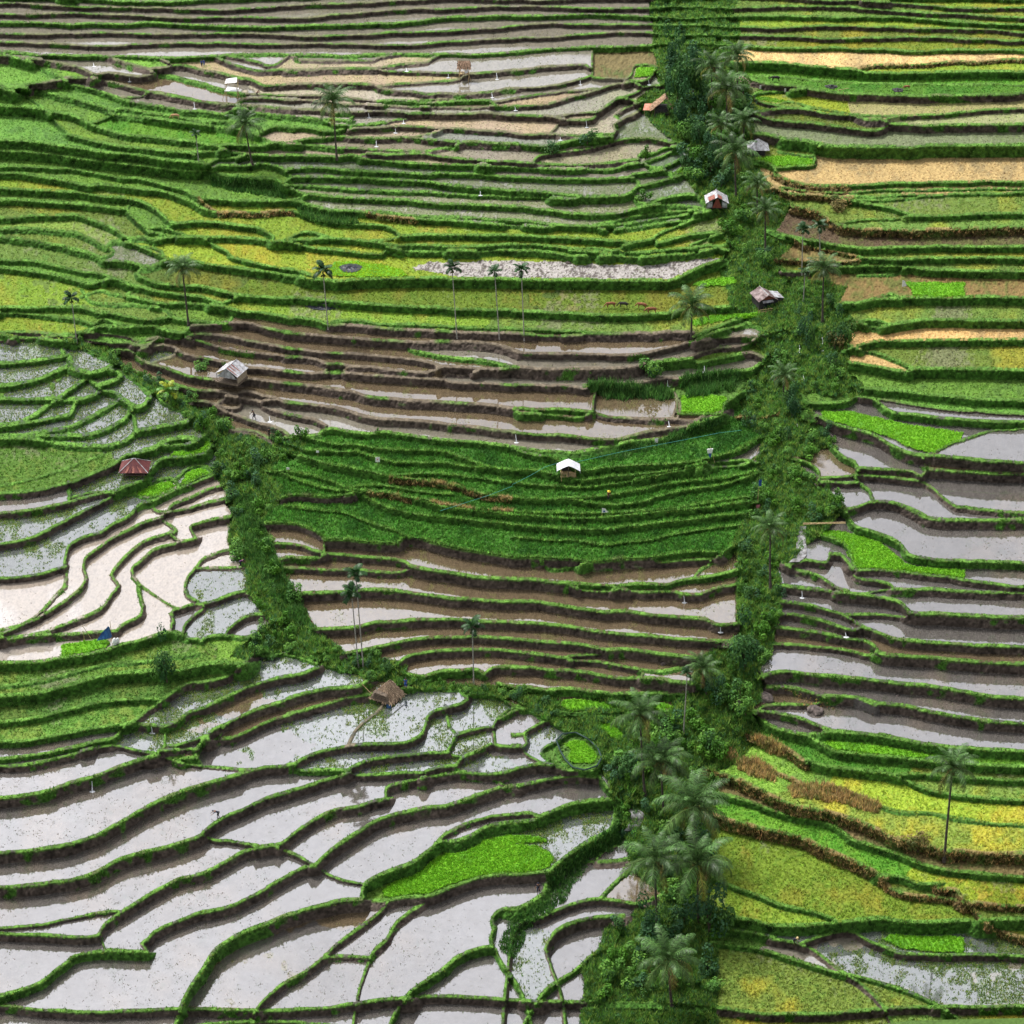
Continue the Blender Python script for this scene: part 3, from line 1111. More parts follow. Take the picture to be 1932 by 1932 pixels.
# ---- height of the unterraced gullies: smooth fill between the terraces
def fill_wild():
    Z=np.where(wild,np.nan,zreg[lab]).astype(np.float64)
    def lev(step): return Z[::step,::step]
    cur=None
    for step,its in ((16,500),(8,250),(4,120),(2,60),(1,30)):
        B=lev(step); m=np.isnan(B)
        if cur is None: z=np.where(m,np.nanmean(B),B)
        else:
            u=np.repeat(np.repeat(cur,2,0),2,1)[:B.shape[0],:B.shape[1]]
            if u.shape!=B.shape: u=np.pad(u,((0,B.shape[0]-u.shape[0]),(0,B.shape[1]-u.shape[1])),mode='edge')
            z=np.where(m,u,B)
        for _ in range(its):
            P=np.pad(z,1,mode='edge'); a=(P[:-2,1:-1]+P[2:,1:-1]+P[1:-1,:-2]+P[1:-1,2:])*.25; z=np.where(m,a,B)
        cur=z
    return cur
ZL=fill_wild()
# ---- fine grid
N=int((U1-U0)/STEP)+1
gx=U0+np.arange(N)*STEP; gyc=(U0+np.arange(N)*STEP)[:,None]
ii=np.clip((np.arange(N)*STEP/st+.5).astype(int),0,HL-1)
K=lab[ii][:,ii]; ZF=ZL[ii][:,ii].copy(); WM=wild[ii][:,ii]
def vnoise(n,cell,rng,amp=1.):
    m=int(n/cell)+3; g=rng.random((m,m)).astype(np.float32); x=np.arange(n)/cell; i=x.astype(int); f=(x-i).astype(np.float32); f=f*f*(3-2*f)
    a=g[i][:,i]*(1-f)[None,:]+g[i][:,i+1]*f[None,:]; b=g[i+1][:,i]*(1-f)[None,:]+g[i+1][:,i+1]*f[None,:]
    return amp*((a*(1-f)[:,None]+b*f[:,None])*2-1)
rng=np.random.default_rng(11)
n1=vnoise(N,1.4,rng); n2=vnoise(N,3.1,rng); n3=vnoise(N,8,rng); n4=vnoise(N,27,rng); n5=vnoise(N,80,rng)
# stretched noise: rows in the picture run along the terraces
ns=vnoise(N,5,rng)
na=np.repeat(vnoise(N//3+2,2.2,rng),3,1)[:N,:N] if (N//3+2)*3>=N else n2
na=np.pad(na,((0,N-na.shape[0]),(0,0)),mode='reflect') if na.shape[0]<N else na
TY=types[K]
ISW=np.isin(TY,list('WSTBC'))
DEP=np.where(ISW,.07,0.)
HC_=np.full((N,N),-1e3,np.float64); DN=np.full((N,N),99.,np.float32); ZS=np.zeros((N,N)); KS=np.full((N,N),-1,np.int32)
RM=np.zeros((N,N),np.float32); BM=np.zeros((N,N),np.float32); SY=np.zeros((N,N),np.int8)
def zat(x,y):
    i=np.clip(((x-U0)/st+.5).astype(int),0,HL-1); j=np.clip(((y-U0)/st+.5).astype(int),0,HL-1); return ZL[j,i],lab[j,i]
mx,my,nx,ny=T['mx'],T['my'],T['nx'],T['ny']
zlo,klo=zat(mx+nx*7,my+ny*7); zup,kup=zat(mx-nx*7,my-ny*7)
any_=np.abs(ny)
inW=np.array([wild[min(HL-1,max(0,int((b-U0)/st))),min(HL-1,max(0,int((a-U0)/st)))] for a,b in zip(mx,my)])
for s in range(len(S)):
    x0,y0,x1,y1,r,c,li=S[s]; c=int(c); a=any_[s]; dz=zup[s]-zlo[s]
    if inW[s]: hb=.25
    else: hb=(.2,.26,.24)[c] if types[klo[s]]!='E' or types[kup[s]]!='E' else .5
    persp=T['t'][s]
    wb=min(6.0,max(3.,2350./persp)) if c==0 else min(6.5,max(3.3,2600./persp)); wb*=1+.25*math.sin(mx[s]*.043+li)*math.sin(my[s]*.031+2*li)
    if mx[s]<440 and 690<my[s]<905 and c==1: wb*=1.55
    if r<4.2: hb=.22; wb*=.8
    need=(max(dz,0)+hb)*FPX*math.cos(PHI)/persp*1.08
    rr=max(r*max(a,.45),need*max(a,.4))
    # do not run over the next edge below
    for dd in (8,12,16,20,24,28):
        if dd>=rr: break
        _,kk=zat(np.array([mx[s]+nx[s]*dd]),np.array([my[s]+ny[s]*dd]))
        if kk[0]!=klo[s]:
            rr=max(min(rr,dd-1.5),min(need*max(a,.4),dd+2)); break
    if c==0 and klo[s]==kup[s] and types[klo[s]] not in 'WSTBC': c=1
    if dz<.05: rr=max(wb,need*a*.0+wb)
    R=max(rr,wb)+1.5
    i0=max(0,int((min(x0,x1)-R-U0)/STEP)); i1=min(N,int((max(x0,x1)+R-U0)/STEP)+2)
    j0=max(0,int((min(y0,y1)-R-U0)/STEP)); j1=min(N,int((max(y0,y1)+R-U0)/STEP)+2)
    if i0>=i1 or j0>=j1: continue
    X=gx[i0:i1]; Y=gyc[j0:j1]; dx=x1-x0; dy=y1-y0
    t=np.clip(((X-x0)*dx+(Y-y0)*dy)/(dx*dx+dy*dy),0,1); ex=X-x0-t*dx; ey=Y-y0-t*dy; d=np.hypot(ex,ey)
    low=(nx[s]*(X-mx[s])+ny[s]*(Y-my[s]))>0
    kv=K[j0:j1,i0:i1]
    zl=zlo[s]-(.07 if types[klo[s]] in 'WSTBC' else 0); zu=zup[s]; zc=max(zu,zlo[s])+hb
    q=d/rr
    pf=np.clip((1-q)/.9,0,1); pf=np.where(q<.1,1,pf)
    pb=np.clip(1-(d/wb),0,1); pb=pb*pb*(3-2*pb); pb=np.clip(pb*1.5,0,1)
    hl=zl+(zc-zl)*pf; hu=zu-.07+(zc-zu+.07)*pb
    h=np.where(low,hl,hu)
    ok=np.where(low,(kv==klo[s])|(d<4),(kv==kup[s])|(d<4))&np.where(low,d<rr,d<wb)
    dn=DN[j0:j1,i0:i1]; near=d<dn; dn[near]=d[near]
    zs=ZS[j0:j1,i0:i1]; zs[near]=np.where(low,zlo[s],zup[s])[near]
    ks=KS[j0:j1,i0:i1]; ks[near]=np.where(low,klo[s],kup[s])[near]
    hv=HC_[j0:j1,i0:i1]; up=ok&(h>hv)
    hv[up]=h[up]
    bmv=np.where(low,np.clip(1.25-q*r/max(r,4)*4.2,0,1) if r>4.2 else pb,np.clip(pb*1.6,0,1))
    rmv=np.where(low&(r>4.2),np.clip((1-q)*9,0,1),0)
    RM[j0:j1,i0:i1][up]=rmv[up]; BM[j0:j1,i0:i1][up]=bmv[up]; SY[j0:j1,i0:i1][up]=c
nearm=(DN<4)&(KS>=0)
ZF=np.where(nearm,ZS,ZF); K2=np.where(nearm,KS,K); TY=types[K2]
# a terrace that changes from one cover to another along its length
SEED={}
for c,p in parse(SEEDS):
    k=int(T['at'](np.array([p[0][0]]),np.array([p[0][1]]))[0]); SEED.setdefault(k,[]).append((c,p[0][0],p[0][1]))
TSET={k:{types[k]} for k in range(T['n'])}
for k,l in SEED.items():
    if k==0 or len({c for c,_,_ in l})<2: continue
    TSET[k]={c for c,_,_ in l}
    js,is_=np.nonzero(K2==k); j_=n3[js,is_]*14+n4[js,is_]*20; D_=np.stack([np.hypot((gx[is_]-x)*.6,(gyc[js,0]-y)*1.6)+j_*(-1)**m for m,(c,x,y) in enumerate(l)]); TY[js,is_]=np.array([c for c,_,_ in l])[D_.argmin(0)]
ISW=np.isin(TY,list('WSTBC'))
SHORE=(HC_>-900)
# ---- patches of crop that do not fill their terrace
PT=np.full((N,N),' ',dtype='<U1')
PATCH=[]
for code,p in parse(PATCHES):
    P=np.array(p); a0=max(0,int((P[:,0].min()-U0)/STEP)-1); a1=min(N,int((P[:,0].max()-U0)/STEP)+2); b0=max(0,int((P[:,1].min()-U0)/STEP)-1); b1=min(N,int((P[:,1].max()-U0)/STEP)+2)
    jx=n2[b0:b1,a0:a1]*1.5+n3[b0:b1,a0:a1]*2.; m=inpoly(P,gx[a0:a1]+jx,gyc[b0:b1]+jx)
    PT[b0:b1,a0:a1][m]=code; PATCH.append((code,P))
TY=np.where((PT!=' ')&(RM<.3)&(BM<.5),PT,TY); ISW=np.isin(TY,list('WSTBC'))
Z=np.maximum(ZF-np.where(ISW,.07,0),HC_)
# ---- relief of the plant cover
amp=np.zeros((N,N),np.float32)
for c,a in dict(E=.17,L=.09,Y=.09,A=.09,F=.09,N=.09,V=.1,O=.05,G=.05,J=.05,K=.12,D=.14,H=.03,P=.03,U=.22).items(): amp[TY==c]=a
rg=np.clip(np.maximum(RM*(SY>0),BM),0,1)*np.where(SHORE,1,0)
amp=np.where(rg>.3,np.where(SY==1,.075,np.where(SY==2,.2,.06)),np.where(RM>.3,.07,amp))
pl=np.where(np.isin(TY,list('VE')),.22,0)*(RM<.2)
Z=Z+amp*(n1*.8+n2*.7+n3*.4)+pl+np.where(WM&(RM<.3)&(PT==' '),n3*.35+n4*.5,0)
PXX,PYY,_=hit(gx[None,:],gyc,Z)
# ---- colours of soil, plants and stubble
COL=dict(W=(.085,.078,.070),S=(.27,.23,.185),T=(.085,.095,.085),B=(.098,.073,.042),C=(.16,.145,.112),P=(.225,.20,.125),G=(.115,.13,.075),  # S is pale silt with bright sky glint painted into its colour
 L=(.092,.18,.022),E=(.038,.115,.011),V=(.095,.25,.006),Y=(.14,.205,.016),O=(.36,.25,.10),A=(.10,.145,.022),J=(.18,.195,.095),K=(.075,.052,.03),
 D=(.13,.10,.04),H=(.3,.28,.26),N=(.068,.17,.014),U=(.06,.125,.02),F=(.058,.125,.016))
def cz(c): return np.array(COL[c],np.float32)
C=np.zeros((N,N,3),np.float32)
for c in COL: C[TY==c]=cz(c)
def mix(m,c):
    global C
    m=m[...,None].astype(np.float32); C=C*(1-m)+np.asarray(c,np.float32)*m
sm=lambda x,a,b: np.clip((x-a)/(b-a),0,1)
for c,d in dict(F=(.09,.13,.02),Y=(.075,.15,.014),A=(.07,.13,.02),L=(.058,.115,.02),O=(.2,.15,.07),D=(.06,.085,.02),K=(.07,.08,.02),U=(.02,.055,.01),E=(.019,.066,.009),N=(.04,.14,.01),V=(.055,.16,.010)).items():
    m=(TY==c)*sm(n4*.6+n3*.5+n2*.5+n5*.4,-.15,.75)*.85; mix(m,d)
mix(np.isin(TY,['Y','A'])*sm(n5*.7+n4*.6+n3*.3,.15,.8)*.7,(.23,.21,.02))
mix((TY=='Y')*sm(n4*.7-n5*.5+n2*.4,.5,.95)*.5,(.26,.19,.03))
mix(np.isin(TY,['G'])*sm(n1+n2,.1,.7)*.8,(.05,.075,.025)); mix(np.isin(TY,['G'])*sm(-n1-n3*.7,.3,.9)*.6,(.24,.24,.23))
mix(np.isin(TY,['P'])*sm(n1*.9+n2*.6+n4*.5,.3,.9)*.7,(.10,.13,.04)); mix(np.isin(TY,['P'])*sm(n5+n4*.5,-.1,.8)*.6,(.22,.185,.165))
mix((TY=='J')*sm(n1+n4*.5,.2,.8)*.6,(.10,.14,.03)); mix((TY=='H')*sm(n1+n2*.8+n3*.3,-.05,.5)*.9,(.06,.05,.045))
mix((TY=='C')*sm(n3*.6+n2*.5+n5*.6,.2,.8)*.5,(.10,.095,.06))
mix((TY=='W')*sm(n2*.8+n3*.6+n4*.3,.72,.95)*.5,(.06,.06,.045))
mix((TY=='W')*sm(n4*.6+n5*.7,.15,.9)*.6,(.125,.10,.075)); mix((TY=='W')*sm(n2*.5+n3*.5+ns*.6+n5*.4,.5,.95)*.5,(.05,.055,.04))
mix((TY=='B')*sm(n2*.7+n3*.7+n4*.5,.45,.95)*.6,(.10,.095,.035))
mix((TY=='T')*sm(n2*.6+n3*.6+n4*.9+n5*.5,.15,.8)*.65,(.075,.115,.03))
mix((TY=='S')*sm(n4*.7+n5*.8,.1,.9)*.6,(.42,.40,.385))  # whiter areas paint stronger sky reflection into the silty water
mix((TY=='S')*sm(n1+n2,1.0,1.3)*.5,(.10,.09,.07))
reg=np.random.default_rng(17).normal(0,1,(T['n'],2)).astype(np.float32)
plant=np.isin(TY,list('YALFNGPJOD'))[...,None]
vr=reg[K2]; C=np.where(plant,C*np.clip(1+.16*vr[...,:1],.6,1.5)*np.stack([1+.07*vr[...,1],1+0*vr[...,1],1-.06*vr[...,1]],-1),C)
mix(np.isin(TY,['Y','A','F'])*sm(-n5*.8-n4*.5+n2*.4,.45,.95)*.6,(.12,.115,.075))
# risers and bunds
mud=np.stack([.064+0*n1,.050+0*n1,.040+0*n1],-1)*(1+.35*n2+.3*n3+.25*n4)[...,None]
mud=np.clip(mud,.008,1); gr=np.array((.040,.105,.013),np.float32)*(1+.45*n2+.3*n3)[...,None]; dr=np.array((.085,.062,.024),np.float32)*(1+.5*n2+.35*n3)[...,None]
dr=dr*(1-.6*sm(n4+n3,0,.7))[...,None]+gr*(.6*sm(n4+n3,0,.7))[...,None]
gpat=np.clip(sm(n4*.9+n3*.7+n5*.4,.62,.95),0,1)[...,None]
mud2=mud*(1-gpat)+gr*gpat
RC=np.where((SY==0)[...,None],mud2,np.where((SY==1)[...,None],gr*(1-.35*sm(n4-n3*.3,.4,.9))[...,None],dr))
C=C*(1-RM[...,None])+RC*RM[...,None]
bc=np.array((.06,.132,.018),np.float32)*(1+.4*n2+.35*n3+.3*n4)[...,None]; bc=bc*(1-.6*sm(n4+n3*.5,.55,.9)*(SY!=1))[...,None]+.6*sm(n4+n3*.5,.55,.9)[...,None]*(SY!=1)[...,None]*np.array((.07,.055,.035))
BARE=np.clip(sm(gx[None,:]+n5*40,230,330)*sm(1560-gx[None,:],0,60)*sm(gyc+n4*10,610,640)*sm(880-gyc+n4*12,0,30)*sm(n4+n5*.6+.75,0,.5)+.75*sm(275-gyc+n5*30,0,30)*sm(1330-gx[None,:],0,50)*sm(n4+n5*.5+.3,0,.5),0,1)*(SY==0)
BARE=np.maximum(BARE,inpoly(np.array([(688,1496),(700,1455),(772,1396),(792,1396),(730,1460),(704,1500)]),gx[None,:],gyc)*.95)
bc=bc*(1-BARE[...,None])+(np.array((.105,.086,.06))*(1+.3*n2)[...,None])*BARE[...,None]
bm=np.clip(BM*1.2,0,1)*np.where(SHORE,1,0); bm=bm*np.clip(1.15+.8*n2+.5*n3,0,1)
dryb=np.where(SY==2,1,0)*sm(n3+n4,-.2,.4)
bc=bc*(1-dryb[...,None])+np.array((.17,.13,.05))*dryb[...,None]
C=C*(1-bm[...,None])+bc*bm[...,None]
C*=(1+.2*n1+.13*n2)[...,None]; C[...,2]+=.02*C[...,1]; C=np.clip(C,.004,.9)
# ---- materials
def new_mat(name):
    m=bpy.data.materials.new(name); m.use_nodes=True; nt=m.node_tree; nt.nodes.clear(); return m,nt,nt.nodes.new('ShaderNodeOutputMaterial')
def attr_mat(name,rough=.9,noise=.35,scale=3.,translucent=0.):
    m,nt,o=new_mat(name); a=nt.nodes.new('ShaderNodeAttribute'); a.attribute_name='col'
    b=nt.nodes.new('ShaderNodeBsdfPrincipled'); b.inputs['Roughness'].default_value=rough; b.inputs['Specular IOR Level'].default_value=.15
    nz=nt.nodes.new('ShaderNodeTexNoise'); nz.inputs['Scale'].default_value=scale; nz.inputs['Detail'].default_value=4
    tc=nt.nodes.new('ShaderNodeNewGeometry'); nt.links.new(tc.outputs['Position'],nz.inputs['Vector'])
    mr=nt.nodes.new('ShaderNodeMapRange'); mr.inputs[1].default_value=.3; mr.inputs[2].default_value=.7; mr.inputs[3].default_value=1-noise; mr.inputs[4].default_value=1+noise
    nt.links.new(nz.outputs['Fac'],mr.inputs[0])
    vm=nt.nodes.new('ShaderNodeVectorMath'); vm.operation='SCALE'; nt.links.new(a.outputs['Color'],vm.inputs[0]); nt.links.new(mr.outputs[0],vm.inputs['Scale'])
    nt.links.new(vm.outputs[0],b.inputs['Base Color'])
    if translucent:
        tr=nt.nodes.new('ShaderNodeBsdfTranslucent'); nt.links.new(vm.outputs[0],tr.inputs['Color']); mx_=nt.nodes.new('ShaderNodeMixShader'); mx_.inputs[0].default_value=translucent
        nt.links.new(b.outputs[0],mx_.inputs[1]); nt.links.new(tr.outputs[0],mx_.inputs[2]); nt.links.new(mx_.outputs[0],o.inputs['Surface'])
    else: nt.links.new(b.outputs[0],o.inputs['Surface'])
    return m
def water_mat():
    m,nt,o=new_mat('paddy_water'); a=nt.nodes.new('ShaderNodeAttribute'); a.attribute_name='col'
    d=nt.nodes.new('ShaderNodeBsdfDiffuse'); nt.links.new(a.outputs['Color'],d.inputs['Color'])
    g=nt.nodes.new('ShaderNodeBsdfGlossy'); g.inputs['Roughness'].default_value=.035; g.inputs['Color'].default_value=(.93,.94,1,1)
    nz=nt.nodes.new('ShaderNodeTexNoise'); nz.inputs['Scale'].default_value=.6; nz.inputs['Detail'].default_value=3
    tc=nt.nodes.new('ShaderNodeNewGeometry'); nt.links.new(tc.outputs['Position'],nz.inputs['Vector'])
    mr=nt.nodes.new('ShaderNodeMapRange'); mr.inputs[1].default_value=.3; mr.inputs[2].default_value=.7; mr.inputs[3].default_value=.235; mr.inputs[4].default_value=.27
    nt.links.new(nz.outputs['Fac'],mr.inputs[0])
    n2_=nt.nodes.new('ShaderNodeTexNoise'); n2_.inputs['Scale'].default_value=2.2; n2_.inputs['Detail'].default_value=2; nt.links.new(tc.outputs['Position'],n2_.inputs['Vector'])
    bp=nt.nodes.new('ShaderNodeBump'); bp.inputs['Strength'].default_value=.05; bp.inputs['Distance'].default_value=.05; nt.links.new(n2_.outputs['Fac'],bp.inputs['Height']); nt.links.new(bp.outputs[0],g.inputs['Normal'])
    x=nt.nodes.new('ShaderNodeMixShader'); nt.links.new(mr.outputs[0],x.inputs[0]); nt.links.new(d.outputs[0],x.inputs[1]); nt.links.new(g.outputs[0],x.inputs[2]); nt.links.new(x.outputs[0],o.inputs['Surface']); return m
M_GROUND=attr_mat('soil_and_grass',.92,.28,2.5); M_PLANT=attr_mat('plant_blades',.7,.15,4.,.4); M_WATER=water_mat()
COLL=bpy.context.scene.collection
def np_mesh(name,V,F,mat,col=None,smooth=False):
    V=np.asarray(V,np.float32); F=np.asarray(F,np.int32); me=bpy.data.meshes.new(name); k=F.shape[1]
    me.vertices.add(len(V)); me.vertices.foreach_set('co',V.ravel()); me.loops.add(F.size); me.loops.foreach_set('vertex_index',F.ravel())
    me.polygons.add(len(F)); me.polygons.foreach_set('loop_start',np.arange(0,F.size,k,dtype=np.int32))
    try: me.polygons.foreach_set('loop_total',np.full(len(F),k,np.int32))
    except Exception: pass
    if smooth: me.polygons.foreach_set('use_smooth',np.ones(len(F),bool))
    if col is not None:
        a=me.attributes.new('col','FLOAT_COLOR','POINT'); a.data.foreach_set('color',np.concatenate([col,np.ones((len(col),1))],1).astype(np.float32).ravel())
    if mat: me.materials.append(mat)
    me.update(calc_edges=True); return me
def link(name,me,label=None,cat=None,group=None,kind=None,parent=None):
    o=bpy.data.objects.new(name,me); COLL.objects.link(o)
    if label: o['label']=label
    if cat: o['category']=cat
    if group: o['group']=group
    if kind: o['kind']=kind
    if parent: o.parent=parent
    return o
# ---- ground sheet and one sheet of water per flooded terrace
def erode(m,k):
    for _ in range(k):
        P=np.pad(m,1); m=m&P[:-2,1:-1]&P[2:,1:-1]&P[1:-1,:-2]&P[1:-1,2:]
    return m
V=np.stack([PXX,PYY,Z],-1).reshape(-1,3); idx=np.arange(N*N).reshape(N,N)
deep=ISW&~SHORE; deep=erode(deep,3)
q=~(deep[:-1,:-1]&deep[1:,:-1]&deep[:-1,1:]&deep[1:,1:])
F=np.stack([idx[1:,:-1][q],idx[1:,1:][q],idx[:-1,1:][q],idx[:-1,:-1][q]],-1)
used=np.zeros(N*N,bool); used[F.ravel()]=True; rm=np.cumsum(used)-1
gm=np_mesh('ground',V[used],rm[F],M_GROUND,C.reshape(-1,3)[used],False)
link('ground',gm,kind='structure')
wreg=[k for k in range(1,T['n']) if TSET[k]&set('WSTBC')]
WCOL=np.zeros((N,N,3),np.float32)
for k in wreg:
    q=order[bounds[k]:bounds[k+1]]; ys=q//HL; xs=q%HL
    j0=max(0,int(ys.min()*st/STEP)-3); j1=min(N,int(ys.max()*st/STEP)+4); i0=max(0,int(xs.min()*st/STEP)-3); i1=min(N,int(xs.max()*st/STEP)+4)
    m=(K2[j0:j1,i0:i1]==k)
    if len(TSET[k])>1: m=m&np.isin(TY[j0:j1,i0:i1],list('WSTBC'))
    m=erode(m,1)
    if m.sum()<30: continue
    qq=m[:-1,:-1]&m[1:,:-1]&m[:-1,1:]&m[1:,1:]
    if qq.sum()<10: continue
    id2=np.arange(m.size).reshape(m.shape); f=np.stack([id2[1:,:-1][qq],id2[1:,1:][qq],id2[:-1,1:][qq],id2[:-1,:-1][qq]],-1)
    uu=np.zeros(m.size,bool); uu[f.ravel()]=True; r2=np.cumsum(uu)-1
    x,y,_=hit(gx[None,i0:i1],gyc[j0:j1],zreg[k]); vv=np.stack(np.broadcast_arrays(x,y,np.full(m.shape,zreg[k])),-1).reshape(-1,3)[uu]
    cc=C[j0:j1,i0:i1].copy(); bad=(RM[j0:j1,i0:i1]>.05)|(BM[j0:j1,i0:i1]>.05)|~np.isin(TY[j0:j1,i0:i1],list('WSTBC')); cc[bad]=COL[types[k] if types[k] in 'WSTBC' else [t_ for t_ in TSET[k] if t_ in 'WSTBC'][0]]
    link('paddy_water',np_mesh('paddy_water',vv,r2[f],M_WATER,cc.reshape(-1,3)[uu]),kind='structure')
# far slopes round the traced terraces, coarse
def far_ground():
    vs=[];fs=[]
    yb=PYY[-1].min(); yt=PYY[0].max()
    xs=np.linspace(-1500,1500,61); ys=np.concatenate([np.linspace(-120,yb-2,14),np.linspace(yb+4,yt-4,20),np.linspace(yt+2,4200,26)])
    for y in ys:
        for x in xs:
            t=(y-YC); h=ZC+t*.17 if y<yt else ZC+(yt-YC)*.17+(y-yt)*.33
            if y<yb: h=ZC+(yb-YC)*.17-(yb-y)*.2
            h+=14*math.sin(x*.006+y*.003)+6*math.sin(x*.021)
            vs.append((x,y,h))
    nx_=len(xs)
    XL=np.abs(PXX)
    for j in range(len(ys)-1):
        for i in range(nx_-1):
            y0,y1=ys[j],ys[j+1]; lim=np.interp((y0+y1)/2,PYY[::-1,0],XL[::-1,0])
            if y1<=yb or y0>=yt or abs((xs[i]+xs[i+1])/2)>lim+25: fs.append((j*nx_+i,j*nx_+i+1,(j+1)*nx_+i+1,(j+1)*nx_+i))
    c=np.tile(np.array([[.05,.09,.02]]),(len(vs),1))*np.random.default_rng(2).uniform(.7,1.3,(len(vs),1))
    link('hills',np_mesh('hills',vs,fs,M_GROUND,c,True),kind='structure')
far_ground()
def gpos(u,v):
    i=int(np.clip((u-U0)/STEP+.5,0,N-1)); j=int(np.clip((v-U0)/STEP+.5,0,N-1)); return Vector((float(PXX[j,i]),float(PYY[j,i]),float(Z[j,i])))
def ppm(p): return FPX/math.sqrt(p[0]**2+p[1]**2+(p[2]-HC)**2)   # reference pixels per metre there
# ---- grass, rice and water plants: many small blades, one object per kind of cover
def blades(name,sel,h,col,nb=4,wid=.09,lean=.5,label=None,seed=1,zoff=0.,hv=.4,cv=.3,cat=None):
    r=np.random.default_rng(seed); js,is_=np.nonzero(sel); n=len(js)
    if n==0: return None
    j2=np.clip(js+r.integers(-1,2,n),0,N-1); f=r.random((n,1))
    P=np.stack([PXX[js,is_],PYY[js,is_],Z[js,is_]],-1)
    P[:,:2]+=r.uniform(-.09,.09,(n,2)); P[:,2]+=zoff-.03
    P=np.repeat(P,nb,0); m=len(P); P[:,:2]+=r.normal(0,.07+.12*h,(m,2))
    az=r.uniform(0,2*np.pi,m); H=h*np.repeat(1+hv*r.uniform(-1,1,n),nb)*r.uniform(.6,1.15,m); ln=H*lean*r.uniform(.1,1.2,m); la=r.uniform(0,2*np.pi,m)
    w=wid*r.uniform(.6,1.3,m); a=P.copy(); b=P.copy(); a[:,0]-=w*np.cos(az); a[:,1]-=w*np.sin(az); b[:,0]+=w*np.cos(az); b[:,1]+=w*np.sin(az)
    c=P.copy(); c[:,0]+=ln*np.cos(la); c[:,1]+=ln*np.sin(la); c[:,2]+=H
    V=np.stack([a,b,c],1).reshape(-1,3); F=np.arange(len(V)).reshape(-1,3)
    cc=np.asarray(col if not callable(col) else 0,np.float32)
    if callable(col): base=col(js,is_,r)
    elif cc.ndim==2: base=cc[r.integers(0,len(cc),n)]
    else: base=np.tile(cc,(n,1))
    base=base*(1+cv*r.uniform(-1,1,(n,1)))*(1+.08*r.uniform(-1,1,(n,3)))
    col3=np.repeat(np.repeat(base,nb,0)*r.uniform(.75,1.25,(m,1)),3,0)
    return link(name,np_mesh(name,V,F,M_PLANT,np.clip(np.stack([col3[:,0]*1.75,col3[:,1]*1.7,(col3[:,2]+.02*col3[:,1])*1.75],-1),.003,.85)),label,cat,None,'stuff')
def own(mul,var): return lambda j,i,r: C[j,i]*(mul*(1+var*r.uniform(-1,1,(len(j),1))))*(1+.12*r.uniform(-1,1,(len(j),3)))
rr_=np.random.default_rng(5); RND=rr_.random((N,N)).astype(np.float32)
view=(gx[None,:]>-60)&(gx[None,:]<2110)&(gyc>-60)&(gyc<2110)
bare=(RM<.25)&(BM<.4)&view
clump=n4*.7+n3*.5+n5*.4
blades('bund_grass',(BM>.55)&(RND*0+BARE<.4)&SHORE&view&(RND<np.where(SY==1,.16,.10))&(SY!=2),.2,[(.045,.13,.014),(.06,.15,.016),(.035,.10,.012),(.09,.13,.02)],4,.085,.6,'short green grass growing along the crests of the terrace banks',1)
blades('bank_grass',(RM>.3)&(SY==1)&view&(RND<.06+.12*(clump>.2)),.22,[(.03,.085,.012),(.04,.11,.014),(.055,.13,.018),(.025,.065,.014),(.07,.12,.03)],4,.08,.6,'long dark green grass hanging down the grassy terrace banks',2)
blades('dry_grass',(SY==2)&(RM>.2)&view&(RND<.16),.55,[(.20,.14,.05),(.13,.10,.035),(.05,.075,.015),(.26,.18,.07),(.04,.06,.012)],5,.08,.8,'tufts of dry yellow brown grass on the dry terrace banks',3)
blades('weeds',(RM>.3)&(SY==0)&view&(gpat[...,0]>.4)&(RND<.2),.35,[(.03,.09,.01),(.05,.12,.014)],4,.09,.7,'green weeds growing in patches on the bare mud terrace banks',4)
blades('rice_crop',(TY=='E')&(RM<.3)&view&(RND<.42+.2*n4),.44,own(1.15,.35),4,.085,.45,'tall dark green rice standing in the curved middle terraces',5)
blades('field_grass',np.isin(TY,list('LNYAF'))&bare&(RND<.16),.24,own(1.05,.4),4,.085,.6,'short grass and regrowing rice on the green and yellow terraces',6)
blades('ripe_straw',np.isin(TY,list('OK'))&bare&(RND<.14),.2,own(.8,.4),4,.07,.8,'golden straw left lying on the harvested terraces',7)
blades('rice_stubble',np.isin(TY,list('GPJH'))&bare&(RND<.085),.17,[(.10,.14,.05),(.15,.17,.07),(.07,.10,.03),(.06,.055,.04)],4,.075,.6,'sparse rice stubble standing in the pale wet terraces',8)
blades('water_plants',(TY=='T')&bare&(((clump>np.where((gx[None,:]<420)&(gyc<1000),-.6,.12))&(RND<.40))|(RND<.05)),.24,[(.07,.13,.02),(.05,.11,.014),(.11,.16,.03),(.14,.17,.03)],4,.08,.8,'green water weeds growing in clumps in the flooded terraces',9,.05)
blades('mud_clods',np.isin(TY,list('WS'))&bare&(((n2*.6+n3*.7+n5*.5>.42)&(RND<.10))|(RND<.010)),.13,[(.05,.045,.03),(.06,.075,.03),(.09,.07,.05)],3,.075,.9,'dark weed scraps and clods poking out of the open water',10,.05)
blades('mud_weeds',np.isin(TY,list('BC'))&bare&(n4*.6+n3*.6+n2*.4>.3)&(RND<.13),.15,[(.10,.11,.03),(.13,.12,.04),(.06,.08,.02)],4,.07,.8,'thin olive weeds standing in the brown muddy water',11,.05)
blades('wild_grass',WM&(RM<.3)&view&(RND<.42)&(PT==' '),.62,[(.05,.13,.018),(.08,.18,.024),(.04,.095,.018),(.12,.19,.03),(.05,.12,.04),(.10,.17,.03)],5,.10,.7,'rank green grass and ferns covering the stream gullies',12)
